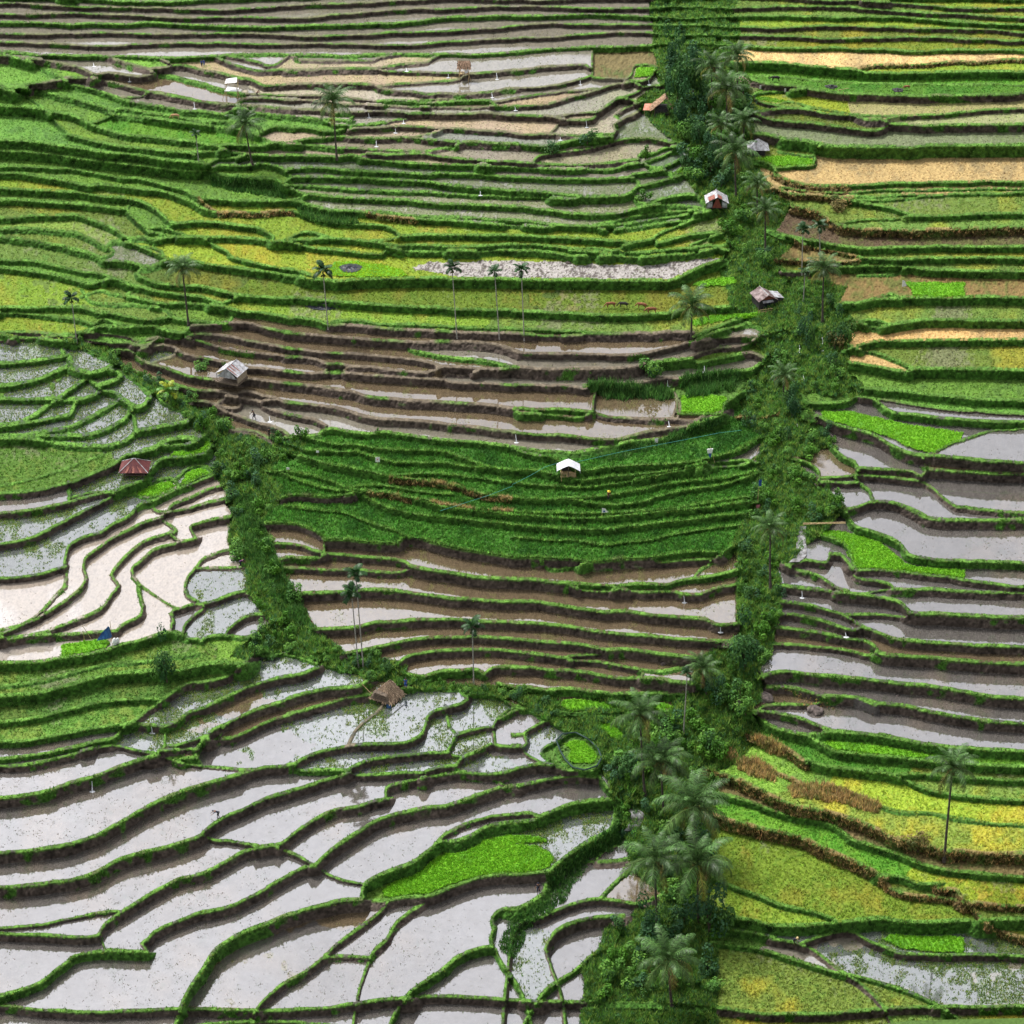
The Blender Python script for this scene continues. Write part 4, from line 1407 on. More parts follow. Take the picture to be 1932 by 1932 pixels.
# tall reed-like grass where the photograph shows it
def tall(pts,seed,label,h=1.3,col=((.03,.09,.016),(.045,.12,.018),(.02,.06,.012),(.06,.13,.03)),p=.5):
    P=np.array(pts); m=inpoly(P,gx[None,:]+n3*4,gyc+n3*4)
    return blades('tall_grass',m&(RND<p),h,list(col),5,.10,.5,label,seed)
tall([(1172,768),(1205,764),(1260,772),(1340,782),(1345,800),(1280,798),(1215,802)],20,'tall green grass on the step above the square brown pond')
tall([(1362,758),(1400,750),(1475,745),(1475,775),(1430,790),(1375,795)],21,'tall green grass above the light green square seedling bed')
tall([(420,352),(520,365),(566,372),(570,395),(540,395),(470,382),(420,370)],22,'shaggy green grass on the thick bank near the upper left palm',.9)
tall([(582,405),(640,425),(705,432),(720,448),(680,450),(610,440)],23,'shaggy grass bank with straw left of the green middle terraces',.8)
tall([(1250,1600),(1232,1650),(1180,1690),(1110,1745),(1098,1760),(1105,1800),(1040,1830),(1010,1860),(1000,1900),(1030,1920),(1060,1850),(1130,1800),(1180,1720),(1240,1690)],24,'long grass on the curving embankment right of the bright seedling field',.6,p=.3)
tall([(590,1250),(560,1225),(520,1150),(490,1100),(475,1040),(470,1000),(500,990),(530,1060),(560,1130),(625,1255)],25,'tall grass and ferns filling the left hand gully',1.0,p=.4)
tall([(1180,920),(1220,905),(1330,880),(1390,850),(1440,835),(1440,850),(1390,870),(1330,895),(1230,920)],26,'tall pale grass along the upper edge of the dark green rice',.8,p=.45)
ST=((.36,.26,.09),(.26,.18,.07),(.16,.12,.05),(.30,.24,.10),(.10,.12,.03))
tall([(1578,1572),(1660,1572),(1700,1586),(1758,1610),(1752,1628),(1690,1608),(1640,1600),(1583,1592)],30,'long bank of dry golden grass between the yellow lower right fields',.9,ST)
tall([(1476,1522),(1512,1517),(1548,1543),(1550,1562),(1520,1556),(1478,1542)],31,'dry golden grass clump on the left of the lower right slope',.9,ST)
tall([(1504,1470),(1545,1482),(1574,1500),(1562,1514),(1528,1502)],32,'dry golden grass at the upper lip of the lower right slope',.9,ST)
tall([(1430,1500),(1460,1495),(1475,1512),(1462,1524),(1436,1518)],33,'golden grass clump beside the lower grove of palms',.8,ST)
tall([(1560,1372),(1640,1400),(1680,1412),(1670,1424),(1600,1408)],34,'tuft of dry grass by the dark boulder',.3,ST,.1)
SEEDLAB=['yellow green seedling patch beside the small round dark heap','seedling bed at the top edge beside the dense trees','long narrow seedling bed above the red fronted tin hut','seedling bed on the gully edge above the broad palm near the cows','seedling bed behind the small hut at the top right','second small seedling bed just below the one beside the top right hut','seedling bed between the white hip roofed hut and golden straw','seedling bed at the right edge with a white flag on its corner','seedling bed right of the red roofed hut, uppermost of the three there','seedling bed right of the red roofed hut, middle of the three there','seedling bed below the red roofed hut, lowest of the three there','thin seedling strip right of the palm beside the cows','square seedling bed next to the tall reed grass','long wedge shaped seedling field at the right above the lavender water','short seedling strip in front of the dark tin hut','narrow seedling bed at the left edge beside the blue tarpaulin','seedling bed in rows left of the palm cluster','small seedling bed in rows right of the palm cluster','small seedling bed half hidden under the palm fronds','large curved seedling field at the right reaching the picture edge','largest seedling field in the lower middle of the flooded terraces','short second strip behind the largest seedling field','rounded seedling bed ringed by a dark green net','small strip of seedlings under the palm above the rounded bed','seedling strip below the lavender water on the lower right','seedling bed planted in rows at the bottom right corner']
vi=0
for (code,P) in PATCH:
    if code not in 'VN': continue
    m=inpoly(P,gx[None,:],gyc)&(RM<.3)&view
    lab_=SEEDLAB[vi] if vi<len(SEEDLAB) and SEEDLAB[vi] else None
    vi+=1
    while vi<len(SEEDLAB) and SEEDLAB[vi]=='': vi+=1
    yel=(vi==1); rows=vi in (24,25) or vi in (16,17)
    pr=.55
    if rows or code=='V' and 'rows' in (lab_ or ''): m=m&(np.sin((gx[None,:]-.45*gyc)*.55)>-.35)
    blades('rice_seedlings',m&(RND<pr),.26,[(.10,.25,.008),(.08,.21,.008),(.13,.28,.012)] if not yel else [(.22,.32,.01),(.18,.29,.01)],4,.08,.35,(('bright green ' if not yel else 'vivid ')+lab_) if lab_ else 'bright green rice seedlings in a small bed',40+vi,0,.25,.18)
# ---- palms
def vmat(name,c1,c2,scale,rough=.8,rings=0):
    m,nt,o=new_mat(name); b=nt.nodes.new('ShaderNodeBsdfPrincipled'); b.inputs['Roughness'].default_value=rough; b.inputs['Specular IOR Level'].default_value=.25
    nz=nt.nodes.new('ShaderNodeTexNoise'); nz.inputs['Scale'].default_value=scale; nz.inputs['Detail'].default_value=5
    tc=nt.nodes.new('ShaderNodeTexCoord'); nt.links.new(tc.outputs['Object'],nz.inputs['Vector'])
    cr=nt.nodes.new('ShaderNodeValToRGB'); cr.color_ramp.elements[0].position=.35; cr.color_ramp.elements[1].position=.68; cr.color_ramp.elements[0].color=(*c1,1); cr.color_ramp.elements[1].color=(*c2,1)
    if rings:
        wv=nt.nodes.new('ShaderNodeTexWave'); wv.bands_direction='Z'; wv.inputs['Scale'].default_value=rings; wv.inputs['Distortion'].default_value=2.; nt.links.new(tc.outputs['Object'],wv.inputs['Vector'])
        mx_=nt.nodes.new('ShaderNodeMath'); mx_.operation='MULTIPLY_ADD'; mx_.inputs[1].default_value=.3; nt.links.new(wv.outputs['Fac'],mx_.inputs[0]); nt.links.new(nz.outputs['Fac'],mx_.inputs[2])
        sb=nt.nodes.new('ShaderNodeMath'); sb.operation='SUBTRACT'; sb.inputs[1].default_value=.15; nt.links.new(mx_.outputs[0],sb.inputs[0]); nt.links.new(sb.outputs[0],cr.inputs[0])
    else: nt.links.new(nz.outputs['Fac'],cr.inputs[0])
    nt.links.new(cr.outputs[0],b.inputs['Base Color']); nt.links.new(b.outputs[0],o.inputs['Surface']); return m
M_BARK=vmat('palm_bark',(.03,.025,.022),(.11,.09,.075),3,.9,3.); M_PALE=vmat('pale_bark',(.16,.15,.135),(.36,.34,.31),2,.9,4.)
M_FROND=attr_mat('palm_leaf',.43,.2,2.,.15); M_FROND.node_tree.nodes['Principled BSDF'].inputs['Specular IOR Level'].default_value=.25; M_NUT=vmat('coconut_husk',(.06,.06,.015),(.17,.13,.03),6); M_SHAFT=vmat('crown_shaft',(.03,.08,.015),(.06,.13,.03),4); M_LEAF=attr_mat('shrub_leaf',.6,.2,1.5,.2)
M_STEM=vmat('woody_stem',(.05,.04,.03),(.12,.09,.06),4)
def tube(path,rad,seg=7):
    vs=[];fs=[]
    for i,(p,r) in enumerate(zip(path,rad)):
        for k in range(seg):
            a=2*math.pi*k/seg; vs.append((p[0]+r*math.cos(a),p[1]+r*math.sin(a),p[2]))
    for i in range(len(path)-1):
        for k in range(seg): fs.append((i*seg+k,i*seg+(k+1)%seg,(i+1)*seg+(k+1)%seg,(i+1)*seg+k))
    return vs,fs
def frond(rg,az,el,L,droop,nl,lw,ll,colr,hang,V,F,CC):
    d=Vector((math.cos(az),math.sin(az),0)); p=Vector((0,0,0)); e=el; pts=[]; ns_=10
    for i in range(ns_+1):
        pts.append((p.copy(),e)); p=p+(d*math.cos(e)+Vector((0,0,math.sin(e))))*(L/ns_); e-=droop/ns_*(.5+1.2*i/ns_)
    side=Vector((-d.y,d.x,0))
    for i in range(ns_):          # rachis
        a,b=pts[i][0],pts[i+1][0]; w0=.016*L*(1-i/ns_)+.003; w1=.016*L*(1-(i+1)/ns_)+.003; k=len(V)
        V+= [a-side*w0,a+side*w0,a-Vector((0,0,w0)),b-side*w1,b+side*w1,b-Vector((0,0,w1))]; F+=[(k,k+1,k+4),(k,k+4,k+3),(k+1,k+2,k+5),(k+1,k+5,k+4),(k+2,k,k+3),(k+2,k+3,k+5)]
        CC+=[(colr[0]*1.5,colr[1]*1.25,colr[2]*1.3)]*6
    for j in range(nl):
        t=.12+.88*(j+.5)/nl; q=t*ns_; i=min(ns_-1,int(q)); f=q-i; a=pts[i][0].lerp(pts[i+1][0],f); e=pts[i][1]
        tg=d*math.cos(e)+Vector((0,0,math.sin(e))); up=Vector((0,0,1))
        l=ll*L*(math.sin(math.pi*min(1,.18+.8*t))**.6)*rg.uniform(.8,1.1)
        for s in (-1,1):
            o=(side*s*.8+tg*.55+up*(.15-hang*rg.uniform(.6,1.2))).normalized(); w=lw*L
            k=len(V); mid=a+o*l*.5+up*.02*L; tip=a+o*l-up*hang*l*.35
            V+=[a-tg*w*.5,a+tg*w*.5,mid+tg*w*.6,mid-tg*w*.6,tip]; F+=[(k,k+1,k+2),(k,k+2,k+3),(k+3,k+2,k+4)]
            sh=rg.uniform(.45,1.6); CC+=[(colr[0]*sh,colr[1]*sh,colr[2]*sh)]*5
def crown_mesh(seed,kind):
    rg=random.Random(seed); V=[];F=[];CC=[]
    if kind=='coconut':
        nf=23
        for i in range(nf):
            t=i/(nf-1); el=math.radians(86-100*t**1.1+rg.uniform(-7,7)); az=i*2.39996+rg.uniform(-.25,.25)
            c=(.036,.072,.024) if t<.6 else (.045,.08,.024) if t<.85 or rg.random()<.5 else (.13,.13,.03)
            if t>.93 and rg.random()<.5: c=(.17,.12,.05)
            g=rg.uniform(.6,1.5); c=(c[0]*g*1.25,c[1]*g*1.35,c[2]*g*1.05)
            frond(rg,az,el,rg.uniform(.9,1.12)*(.8 if t<.1 else 1),math.radians(75+50*t),23,.021,.24,c,.35+.5*t,V,F,CC)
    elif kind=='areca':
        nf=10
        for i in range(nf):
            t=i/(nf-1); el=math.radians(78-75*t+rg.uniform(-8,8)); az=i*2.39996+rg.uniform(-.3,.3); g=rg.uniform(.7,1.25)
            frond(rg,az,el,rg.uniform(.85,1.1),math.radians(75+25*t),15,.075,.42,(.018*g,.055*g,.014*g),.25+.3*t,V,F,CC)
    else:
        nf=11
        for i in range(nf):
            t=i/(nf-1); el=math.radians(80-70*t); az=i*2.39996; y=rg.random()<.45
            frond(rg,az,el,rg.uniform(.8,1.1),math.radians(95),12,.09,.34,(.24,.30,.02) if y else (.06,.16,.02),.3,V,F,CC)
    return np_mesh('crown',[tuple(v) for v in V],[f for f in F],M_FROND,np.array(CC))
def ico(n,sub,scale,seed,rough):
    bm=bmesh.new(); bmesh.ops.create_icosphere(bm,subdivisions=sub,radius=1); rg=random.Random(seed)
    ph=[rg.uniform(0,6) for _ in range(6)]
    for v in bm.verts:
        c=v.co; f=1+rough*(math.sin(c.x*3+ph[0])*math.sin(c.y*2.6+ph[1])+.6*math.sin(c.z*5+ph[2]+c.x*4)+.4*rg.uniform(-1,1)); v.co=Vector((c.x*scale[0],c.y*scale[1],c.z*scale[2]))*f
    me=bpy.data.meshes.new(n); bm.to_mesh(me); bm.free(); return me
CROWNS={'coconut':[crown_mesh(s,'coconut') for s in (1,2,3,4)],'areca':[crown_mesh(s,'areca') for s in (11,12,13)],'banana':[crown_mesh(21,'banana')]}
def nuts_mesh(seed,r,n,spread,dz):
    bm=bmesh.new(); rg=random.Random(seed)
    for i in range(n):
        a=i*2.4; ret=bmesh.ops.create_icosphere(bm,subdivisions=1,radius=r*rg.uniform(.8,1.1)); bmesh.ops.translate(bm,verts=ret['verts'],vec=(spread*math.cos(a),spread*math.sin(a),dz+rg.uniform(-.1,.1)*spread*3))
    me=bpy.data.meshes.new('fruit_cluster'); bm.to_mesh(me); bm.free(); me.materials.append(M_NUT); return me
NUTS={'coconut':nuts_mesh(3,.075,9,.13,-.1),'areca':nuts_mesh(4,.06,14,.13,-.42)}
def empty(name,loc,label,cat,group=None,rz=0):
    o=bpy.data.objects.new(name,None); COLL.objects.link(o); o.location=loc; o.rotation_euler=(0,0,rz); o.empty_display_size=.3
    o['label']=label; o['category']=cat
    if group: o['group']=group
    return o
pc=[0]
def palm(kind,cu,cv,bu,bv,rpx,label,group=None):
    b=gpos(bu,bv); b.z-=.15; k=ppm(b); h=(bv-cv)/k/math.cos(PHI); lean=(cu-bu)/k; R=rpx/k*1.2; pc[0]+=1; rg=random.Random(pc[0]*7)
    nm={'coconut':'coconut_palm','areca':'areca_palm','banana':'banana_plant'}[kind]
    root=empty(nm,b,label,'palm tree' if kind!='banana' else 'banana plant',group)
    r0,r1=(.2,.12) if kind=='coconut' else (.1,.075) if kind=='areca' else (.13,.09)
    path=[];rad=[]
    for i in range(13):
        t=i/12; path.append((lean*(t**.75 if kind=='coconut' else t),.35*math.sin(t*2.6)*rg.uniform(.8,1) if kind=='coconut' else 0,h*t)); rad.append(r0*1.7-(r0*1.7-r0)*min(1,t*9) if t<.12 else r0+(r1-r0)*t)
    vs,fs=tube(path,rad,8); tm=np_mesh('trunk',vs,fs,M_BARK if kind=='coconut' else M_PALE if kind=='areca' else M_SHAFT,None,True); link('trunk',tm,parent=root)
    c=link('crown',CROWNS[kind][pc[0]%len(CROWNS[kind])],parent=root); c.location=path[-1]; c.scale=(R,R,R); c.rotation_euler=(rg.uniform(-.08,.08),rg.uniform(-.08,.08),rg.uniform(0,6.28))
    if kind!='banana':
        f=link('fruit_cluster',NUTS[kind],parent=root); f.location=path[-1]; f.scale=(R,R,R)
    if kind=='areca':
        vs,fs=tube([(lean,0,h-.42*R),(lean,0,h-.2*R),(lean,0,h)],[.11,.14,.07],8); link('crown_shaft',np_mesh('crown_shaft',vs,fs,M_SHAFT,None,True),parent=root)
    return root
PALMS=[('coconut',494,258,506,330,40,'coconut palm on the upper left terraces with a short dark curved trunk'),
('coconut',670,215,674,318,45,'green coconut palm with straight trunk between green and pale upper terraces'),
('coconut',372,546,378,652,36,'coconut palm with straight dark trunk on the left yellow green terraces'),
('coconut',1382,615,1383,675,48,'broad coconut palm with drooping fronds standing right of the grazing cows'),
('coconut',1527,427,1532,506,33,'grey green coconut palm on the gully edge left of two dark areca palms'),
('coconut',1641,544,1645,644,38,'pale fronded coconut palm with tall trunk right of the dark tin hut'),
('coconut',1565,752,1566,800,32,'coconut palm low in the gully above the small grey pond'),
('coconut',1534,1058,1541,1180,38,'coconut palm with withered fronds and long bent trunk beside the grey stream'),
('coconut',1403,1337,1415,1391,40,'short coconut palm in the bushes below the muddy terraces'),
('coconut',1275,1425,1291,1596,55,'coconut palm at the upper left of the lower palm grove'),
('coconut',1318,1518,1330,1641,62,'coconut palm with hanging yellow fronds in the middle of the lower grove'),
('coconut',1382,1610,1402,1725,78,'widest coconut palm at the right of the lower grove'),
('coconut',1391,1722,1397,1844,76,'front coconut palm with dark trunk at the right, before the yellow field'),
('coconut',1306,1714,1316,1849,66,'coconut palm at the left of the lower grove, beside the small brown pond'),
('coconut',1334,1912,1345,2010,64,'coconut palm cut by the bottom edge among dark bushes'),
('coconut',1887,1530,1888,1722,50,'lone coconut palm with slim tall trunk on the lower right yellow field'),
('coconut',1420,141,1424,216,38,'coconut palm at the top of the gully beside the dense dark trees'),
('coconut',1449,187,1454,268,48,'full coconut palm with yellowish fronds in the upper gully'),
('coconut',1472,120,1476,200,36,'coconut palm at the top edge left of the green terraces'),
('coconut',1484,250,1486,318,33,'coconut palm left of the white hip roofed hut'),
('coconut',1466,312,1472,392,46,'coconut palm just above the red fronted tin hut'),
('coconut',1440,255,1444,318,32,'small coconut palm left of the others in the upper gully'),
('coconut',1512,372,1516,430,30,'coconut palm right of the red fronted tin hut'),
('areca',395,272,397,322,11,'small dark areca palm left of the upper left coconut palm'),
('areca',651,546,657,658,22,'areca palm left of centre beside the round dark heap'),
('areca',906,541,914,675,18,'areca palm at the left of the row of three'),
('areca',990,549,999,677,16,'middle areca palm of the row of three, with yellow fruit'),
('areca',1043,546,1049,681,17,'areca palm at the right of the row of three, before the pebbly wet terrace'),
('areca',151,600,154,687,17,'areca palm at the left edge above the weedy knoll'),
('areca',718,1144,727,1337,22,'taller areca palm of the pair behind the thatched hut'),
('areca',708,1180,717,1334,22,'shorter areca palm of the pair behind the thatched hut'),
('areca',946,1250,948,1368,24,'single areca palm right of the thatched hut on the green bank'),
('areca',1600,463,1603,549,17,'left areca palm of the two on the brown slope right of the gully'),
('areca',1634,456,1640,530,17,'right areca palm of the two on the brown slope right of the gully'),
('areca',1369,1341,1366,1468,13,'thin areca palm with very pale trunk left of the short coconut palm'),
('areca',1607,545,1607,600,13,'thin areca palm crowded behind the tall palm right of the dark tin hut'),
('banana',339,782,342,808,24,'bright yellow green banana plant on the edge of the weedy knoll')]
for p in PALMS: palm(*p)
# ---- shrubs and trees
def leaf_blob(seed,lobes,nl,size,cols,tall_=1.):
    r=np.random.default_rng(seed); cen=r.normal(0,.38,(lobes,3)); cen[:,2]=np.abs(cen[:,2])*tall_+.35*tall_; rad=r.uniform(.28,.5,lobes)
    k=r.integers(0,lobes,nl); d=r.normal(0,1,(nl,3)); d/=np.linalg.norm(d,axis=1)[:,None]; P=cen[k]+d*(rad[k]*r.uniform(.55,1.05,nl)**.6)[:,None]; P[:,2]=np.abs(P[:,2])
    u=r.normal(0,1,(nl,3)); u/=np.linalg.norm(u,axis=1)[:,None]; n_=d*.6+np.array([0,0,.6])+r.normal(0,.35,(nl,3)); v=np.cross(n_,u); v/=np.linalg.norm(v,axis=1)[:,None]; u=np.cross(v,n_); u/=np.linalg.norm(u,axis=1)[:,None]
    s=size*r.uniform(.6,1.3,(nl,1)); a=P-u*s; b=P+v*s*.5; c=P+u*s; e=P-v*s*.5
    V=np.stack([a,b,c,e],1).reshape(-1,3); F=np.arange(nl*4).reshape(-1,4); cc=np.asarray(cols)[r.integers(0,len(cols),lobes)][k]*r.uniform(.65,1.35,(nl,1)); return np_mesh('foliage',V,F,M_LEAF,np.repeat(cc,4,0))
GREENS=[(.06,.16,.025),(.08,.20,.03),(.045,.12,.03),(.11,.24,.035),(.05,.14,.05)]
DARK=[(.03,.09,.028),(.045,.12,.03),(.065,.15,.03),(.04,.105,.045)]
BLOBS=[leaf_blob(30+i,7,520,.11,GREENS if i%2 else DARK) for i in range(6)]
TREEB=[leaf_blob(50+i,10,1100,.085,DARK,1.25) for i in range(3)]
LIGHTB=leaf_blob(60,6,420,.12,[(.05,.15,.012),(.07,.18,.015),(.04,.12,.012)])
STRAWB=leaf_blob(61,6,420,.12,[(.20,.15,.05),(.12,.10,.03),(.07,.08,.02)])
def stem_mesh(n,h,r):
    vs=[];fs=[];rg=random.Random(n)
    for b_ in range(3):
        a=rg.uniform(0,6.28); o=len(vs); v,f=tube([(0,0,-.15),(.12*math.cos(a),.12*math.sin(a),h*.4),(.3*math.cos(a),.3*math.sin(a),h)],[r,r*.7,r*.3],5); vs+=v; fs+=[tuple(i+o for i in q) for q in f]
    return np_mesh('stem',vs,fs,M_STEM,None,True)
STEM=stem_mesh(5,.8,.05)
def shrub(u,v,wpx,hpx,label,group=None,mesh=None,name='shrub',cat='shrub',seed=0):
    p=gpos(u,v); k=ppm(p); rg=random.Random(seed*13+int(u)); p.z-=.1
    root=empty(name,p,label,cat,group,rg.uniform(0,6.28)); s=wpx/k/1.6; z=hpx/k/1.25/math.cos(PHI)
    f=link('crown' if name.endswith('tree') else 'foliage',mesh or BLOBS[(seed+int(u))%6],parent=root); f.scale=(s,s,z)
    g=link('trunk' if name.endswith('tree') else 'stem',STEM,parent=root); g.scale=(s,s,z)
    return root
CL=[('upper stream gully',(1330,150,1500,470),40,(26,46),'dense dark leafy shrub in the thicket under the upper gully palms'),
('middle stream gully',(1450,470,1700,840),28,(18,34),'green leafy shrub in the middle gully below the dark tin hut'),
('gully beside the dark green rice',(1480,840,1690,1320),44,(18,36),'green leafy shrub along the narrow gully right of the dark green rice'),
('lower palm grove',(1200,1390,1500,2000),70,(26,52),'dark leafy shrub crowded under the lower grove of palms'),
('left gully',(380,780,640,1340),52,(18,36),'green leafy shrub in the left gully beside the silty terraces'),
('bank above the lower terraces',(640,1290,1200,1460),30,(14,24),'low green shrub on the sloping bank above the lower flooded terraces'),
('knoll edge',(130,660,380,850),14,(14,24),'small dark green shrub along the edge of the weedy knoll')]
rg=random.Random(99)
KEEP=[(1433,412,30),(1526,605,46),(1515,305,26),(1324,222,40),(777,1398,40),(1603,1095,26),(1540,1180,16),(1366,1468,14),(1256,1750,40),(1300,1570,20),(1397,1815,34),(1316,1815,34),(1397,1865,24),(1316,1870,24),(1330,1625,18),(1290,1585,16),(1170,1412,40),(1210,1410,40),(1340,1415,26),(1220,1468,22),(1240,1490,20),(1240,1475,20),(1148,1412,30)]
for gname,(x0,y0,x1,y1),n,(w0,w1),lb in CL:
    c=0; tries=0
    while c<n and tries<4000:
        tries+=1; u=rg.uniform(x0,x1); v=rg.uniform(y0,y1); i=int((u-U0)/st); j=int((v-U0)/st)
        if not wild[j,i] or any(abs(u-a)<r and -r<v-b<r*1.6 for a,b,r in KEEP): continue
        w=rg.uniform(w0,w1); shrub(u,v,w,w*rg.uniform(.6,1.0),lb,'shrubs in the '+gname,seed=c,mesh=LIGHTB if rg.random()<.32 else None); c+=1
for i,(u,v,w,h,l) in enumerate([(1352,205,56,90,'tall dark tree at the top of the gully, leftmost of the dense trees'),(1385,190,52,80,'dark tree behind the gabled thatch roof at the top'),(1362,262,44,60,'dark broadleaf tree directly below the thatched roof at the top'),(1402,292,40,52,'dark broadleaf tree in the upper gully below the first palms'),(1420,330,40,50,'dark broadleaf tree between the upper palms and the red fronted hut'),(1345,150,44,60,'dark tree touching the top edge beside the small seedling bed'),(1676,690,38,50,'round green tree at the right edge of the middle gully'),(1612,690,28,52,'slim light green tree beside the little waterfalls'),(1585,838,36,48,'dark glossy tree above the long wedge shaped seedling field'),(1490,1335,60,78,'broad dark tree at the bottom end of the narrow gully'),(1420,1860,70,80,'large dark tree under the front coconut palm'),(1300,1880,60,60,'dark tree low between the two front palm trunks'),(334,1362,44,72,'small dark tree standing alone on the left green terraces'),(1430,1400,44,44,'dark tree beside the boulder above the dry grass')]):
    shrub(u,v,w,h,l,None,TREEB[i%3],'broadleaf_tree','tree',i)
for i,(u,v,w,h,l,m) in enumerate([(406,862,24,34,'bright green bush at the tip of the weedy knoll',LIGHTB),(1296,752,46,42,'leafy green bush on the mud bank above the square pond',None),(1102,308,34,20,'dark bush on the bank of the pale upper terraces',None),(1175,285,34,22,'dark green bush on the upper bank near the thatched roof',None),(1668,700,36,34,'dry yellowish bush beside the golden terraces',STRAWB),(1668,418,44,24,'dry straw coloured bush on the brown slope right of the gully',STRAWB),(1835,1700,50,30,'brown dry bush at the foot of the lone right palm',STRAWB),(408,740,30,18,'low bush on the mud left of the white fronted hut',None),(1290,400,30,20,'pale grass clump left of the red fronted hut',LIGHTB),(1290,318,26,26,'pale green bush right of the wet grey upper terrace',LIGHTB),(756,872,14,16,'single light green sprout on the brown water edge',LIGHTB)]):
    shrub(u,v,w,h,l,None,m,'bush','bush',i)
# ---- huts, people, animals and small things
def bmesh_obj(name,mat,fn,parent=None,smooth=False):
    bm=bmesh.new(); fn(bm); bmesh.ops.recalc_face_normals(bm,faces=bm.faces); me=bpy.data.meshes.new(name); bm.to_mesh(me); bm.free(); me.materials.append(mat)
    if smooth:
        for p in me.polygons: p.use_smooth=True
    return link(name,me,parent=parent)
def box(bm,x0,x1,y0,y1,z0,z1,bev=0):
    r=bmesh.ops.create_cube(bm,size=1); bmesh.ops.transform(bm,matrix=Matrix.Translation(((x0+x1)/2,(y0+y1)/2,(z0+z1)/2))@Matrix.Diagonal((x1-x0,y1-y0,z1-z0,1)),verts=r['verts'])
def rod(bm,a,b,r0,r1=None,seg=7):
    a=Vector(a);b=Vector(b); d=b-a; r=bmesh.ops.create_cone(bm,cap_ends=True,segments=seg,radius1=r0,radius2=r1 if r1 is not None else r0,depth=d.length)
    bmesh.ops.transform(bm,matrix=Matrix.Translation((a+b)/2)@d.to_track_quat('Z','Y').to_matrix().to_4x4(),verts=r['verts'])
def sheet(bm,c,th=.03,nu=24,nv=4,corr=.025,sag=0,seed=0):
    # corrugated or ragged panel between four corners c0(eave start) c1(eave end) c2(ridge end) c3(ridge start)
    c=[Vector(q) for q in c]; n=((c[1]-c[0]).cross(c[3]-c[0])).normalized(); rg=random.Random(seed); g=[]
    for s in (0,1):
        g.append([[bm.verts.new(c[0].lerp(c[1],i/nu).lerp(c[3].lerp(c[2],i/nu),j/nv)+n*(corr*math.sin(i*math.pi/1.5)+s*th-sag*math.sin(math.pi*j/nv))) for i in range(nu+1)] for j in range(nv+1)])
    for s in (0,1):
        for j in range(nv):
            for i in range(nu): bm.faces.new((g[s][j][i],g[s][j][i+1],g[s][j+1][i+1],g[s][j+1][i]))
    for j in range(nv):
        for i in (0,nu): bm.faces.new((g[0][j][i],g[1][j][i],g[1][j+1][i],g[0][j+1][i]))
    for i in range(nu):
        for j in (0,nv): bm.faces.new((g[0][j][i],g[0][j][i+1],g[1][j][i+1],g[1][j][i]))
M_TIN=vmat('weathered_white_tin',(.17,.16,.165),(.47,.48,.51),1.6,.55); M_RUST=vmat('rusty_tin',(.13,.035,.025),(.30,.12,.09),3,.7); M_RED=vmat('red_painted_tin',(.06,.013,.016),(.13,.035,.033),1.6,.7)
M_TARP=vmat('white_tarpaulin',(.40,.41,.44),(.60,.61,.64),1.5,.6); M_BLUET=vmat('blue_tarpaulin',(.02,.06,.16),(.04,.14,.30),2,.5); M_WOOD=vmat('old_wood',(.06,.045,.035),(.17,.13,.09),4); M_DARKW=vmat('dark_planks',(.016,.015,.017),(.055,.05,.05),5)
M_BAMB=vmat('bamboo',(.25,.17,.08),(.50,.38,.20),3,.6); M_THATCH=attr_mat('thatch',.9,.3,6.); M_WEAVE=vmat('woven_bamboo',(.22,.17,.11),(.42,.35,.26),9); M_REDW=vmat('red_boards',(.12,.03,.02),(.22,.06,.04),5); M_STONE=vmat('grey_boulder',(.04,.033,.03),(.15,.12,.11),2.2,.9)
M_BLACK=vmat('black_plastic',(.006,.007,.012),(.03,.035,.05),3,.35); M_FOAM=vmat('white_water',(.42,.44,.47),(.62,.64,.67),6,.3); M_CLOTHW=vmat('white_cloth',(.6,.6,.62),(.8,.8,.8),5); M_PINK=vmat('pink_cloth',(.6,.2,.25),(.7,.3,.33),4)
M_SKIN=vmat('skin',(.12,.06,.035),(.17,.09,.055),4,.6); M_NAVY=vmat('navy_cloth',(.008,.01,.025),(.02,.025,.05),6); M_BLUEC=vmat('blue_cloth',(.02,.06,.25),(.04,.10,.35),6); M_REDC=vmat('dark_red_cloth',(.12,.015,.02),(.2,.03,.03),6); M_GREYC=vmat('dark_grey_cloth',(.02,.02,.022),(.05,.05,.05),6); M_YEL=vmat('yellow_straw_hat',(.55,.38,.03),(.7,.5,.06),6); M_PURP=vmat('purple_cloth',(.06,.015,.06),(.1,.03,.1),6); M_STRAW=vmat('straw_hat',(.4,.3,.14),(.55,.43,.22),8)
M_BROWNC=vmat('brown_hide',(.16,.06,.03),(.26,.11,.055),3); M_BLACKC=vmat('black_hide',(.012,.010,.010),(.04,.035,.035),3); M_TANC=vmat('tan_hide',(.34,.19,.10),(.42,.25,.14),3); M_PALEC=vmat('teal_rope',(.05,.25,.22),(.10,.36,.32),3)
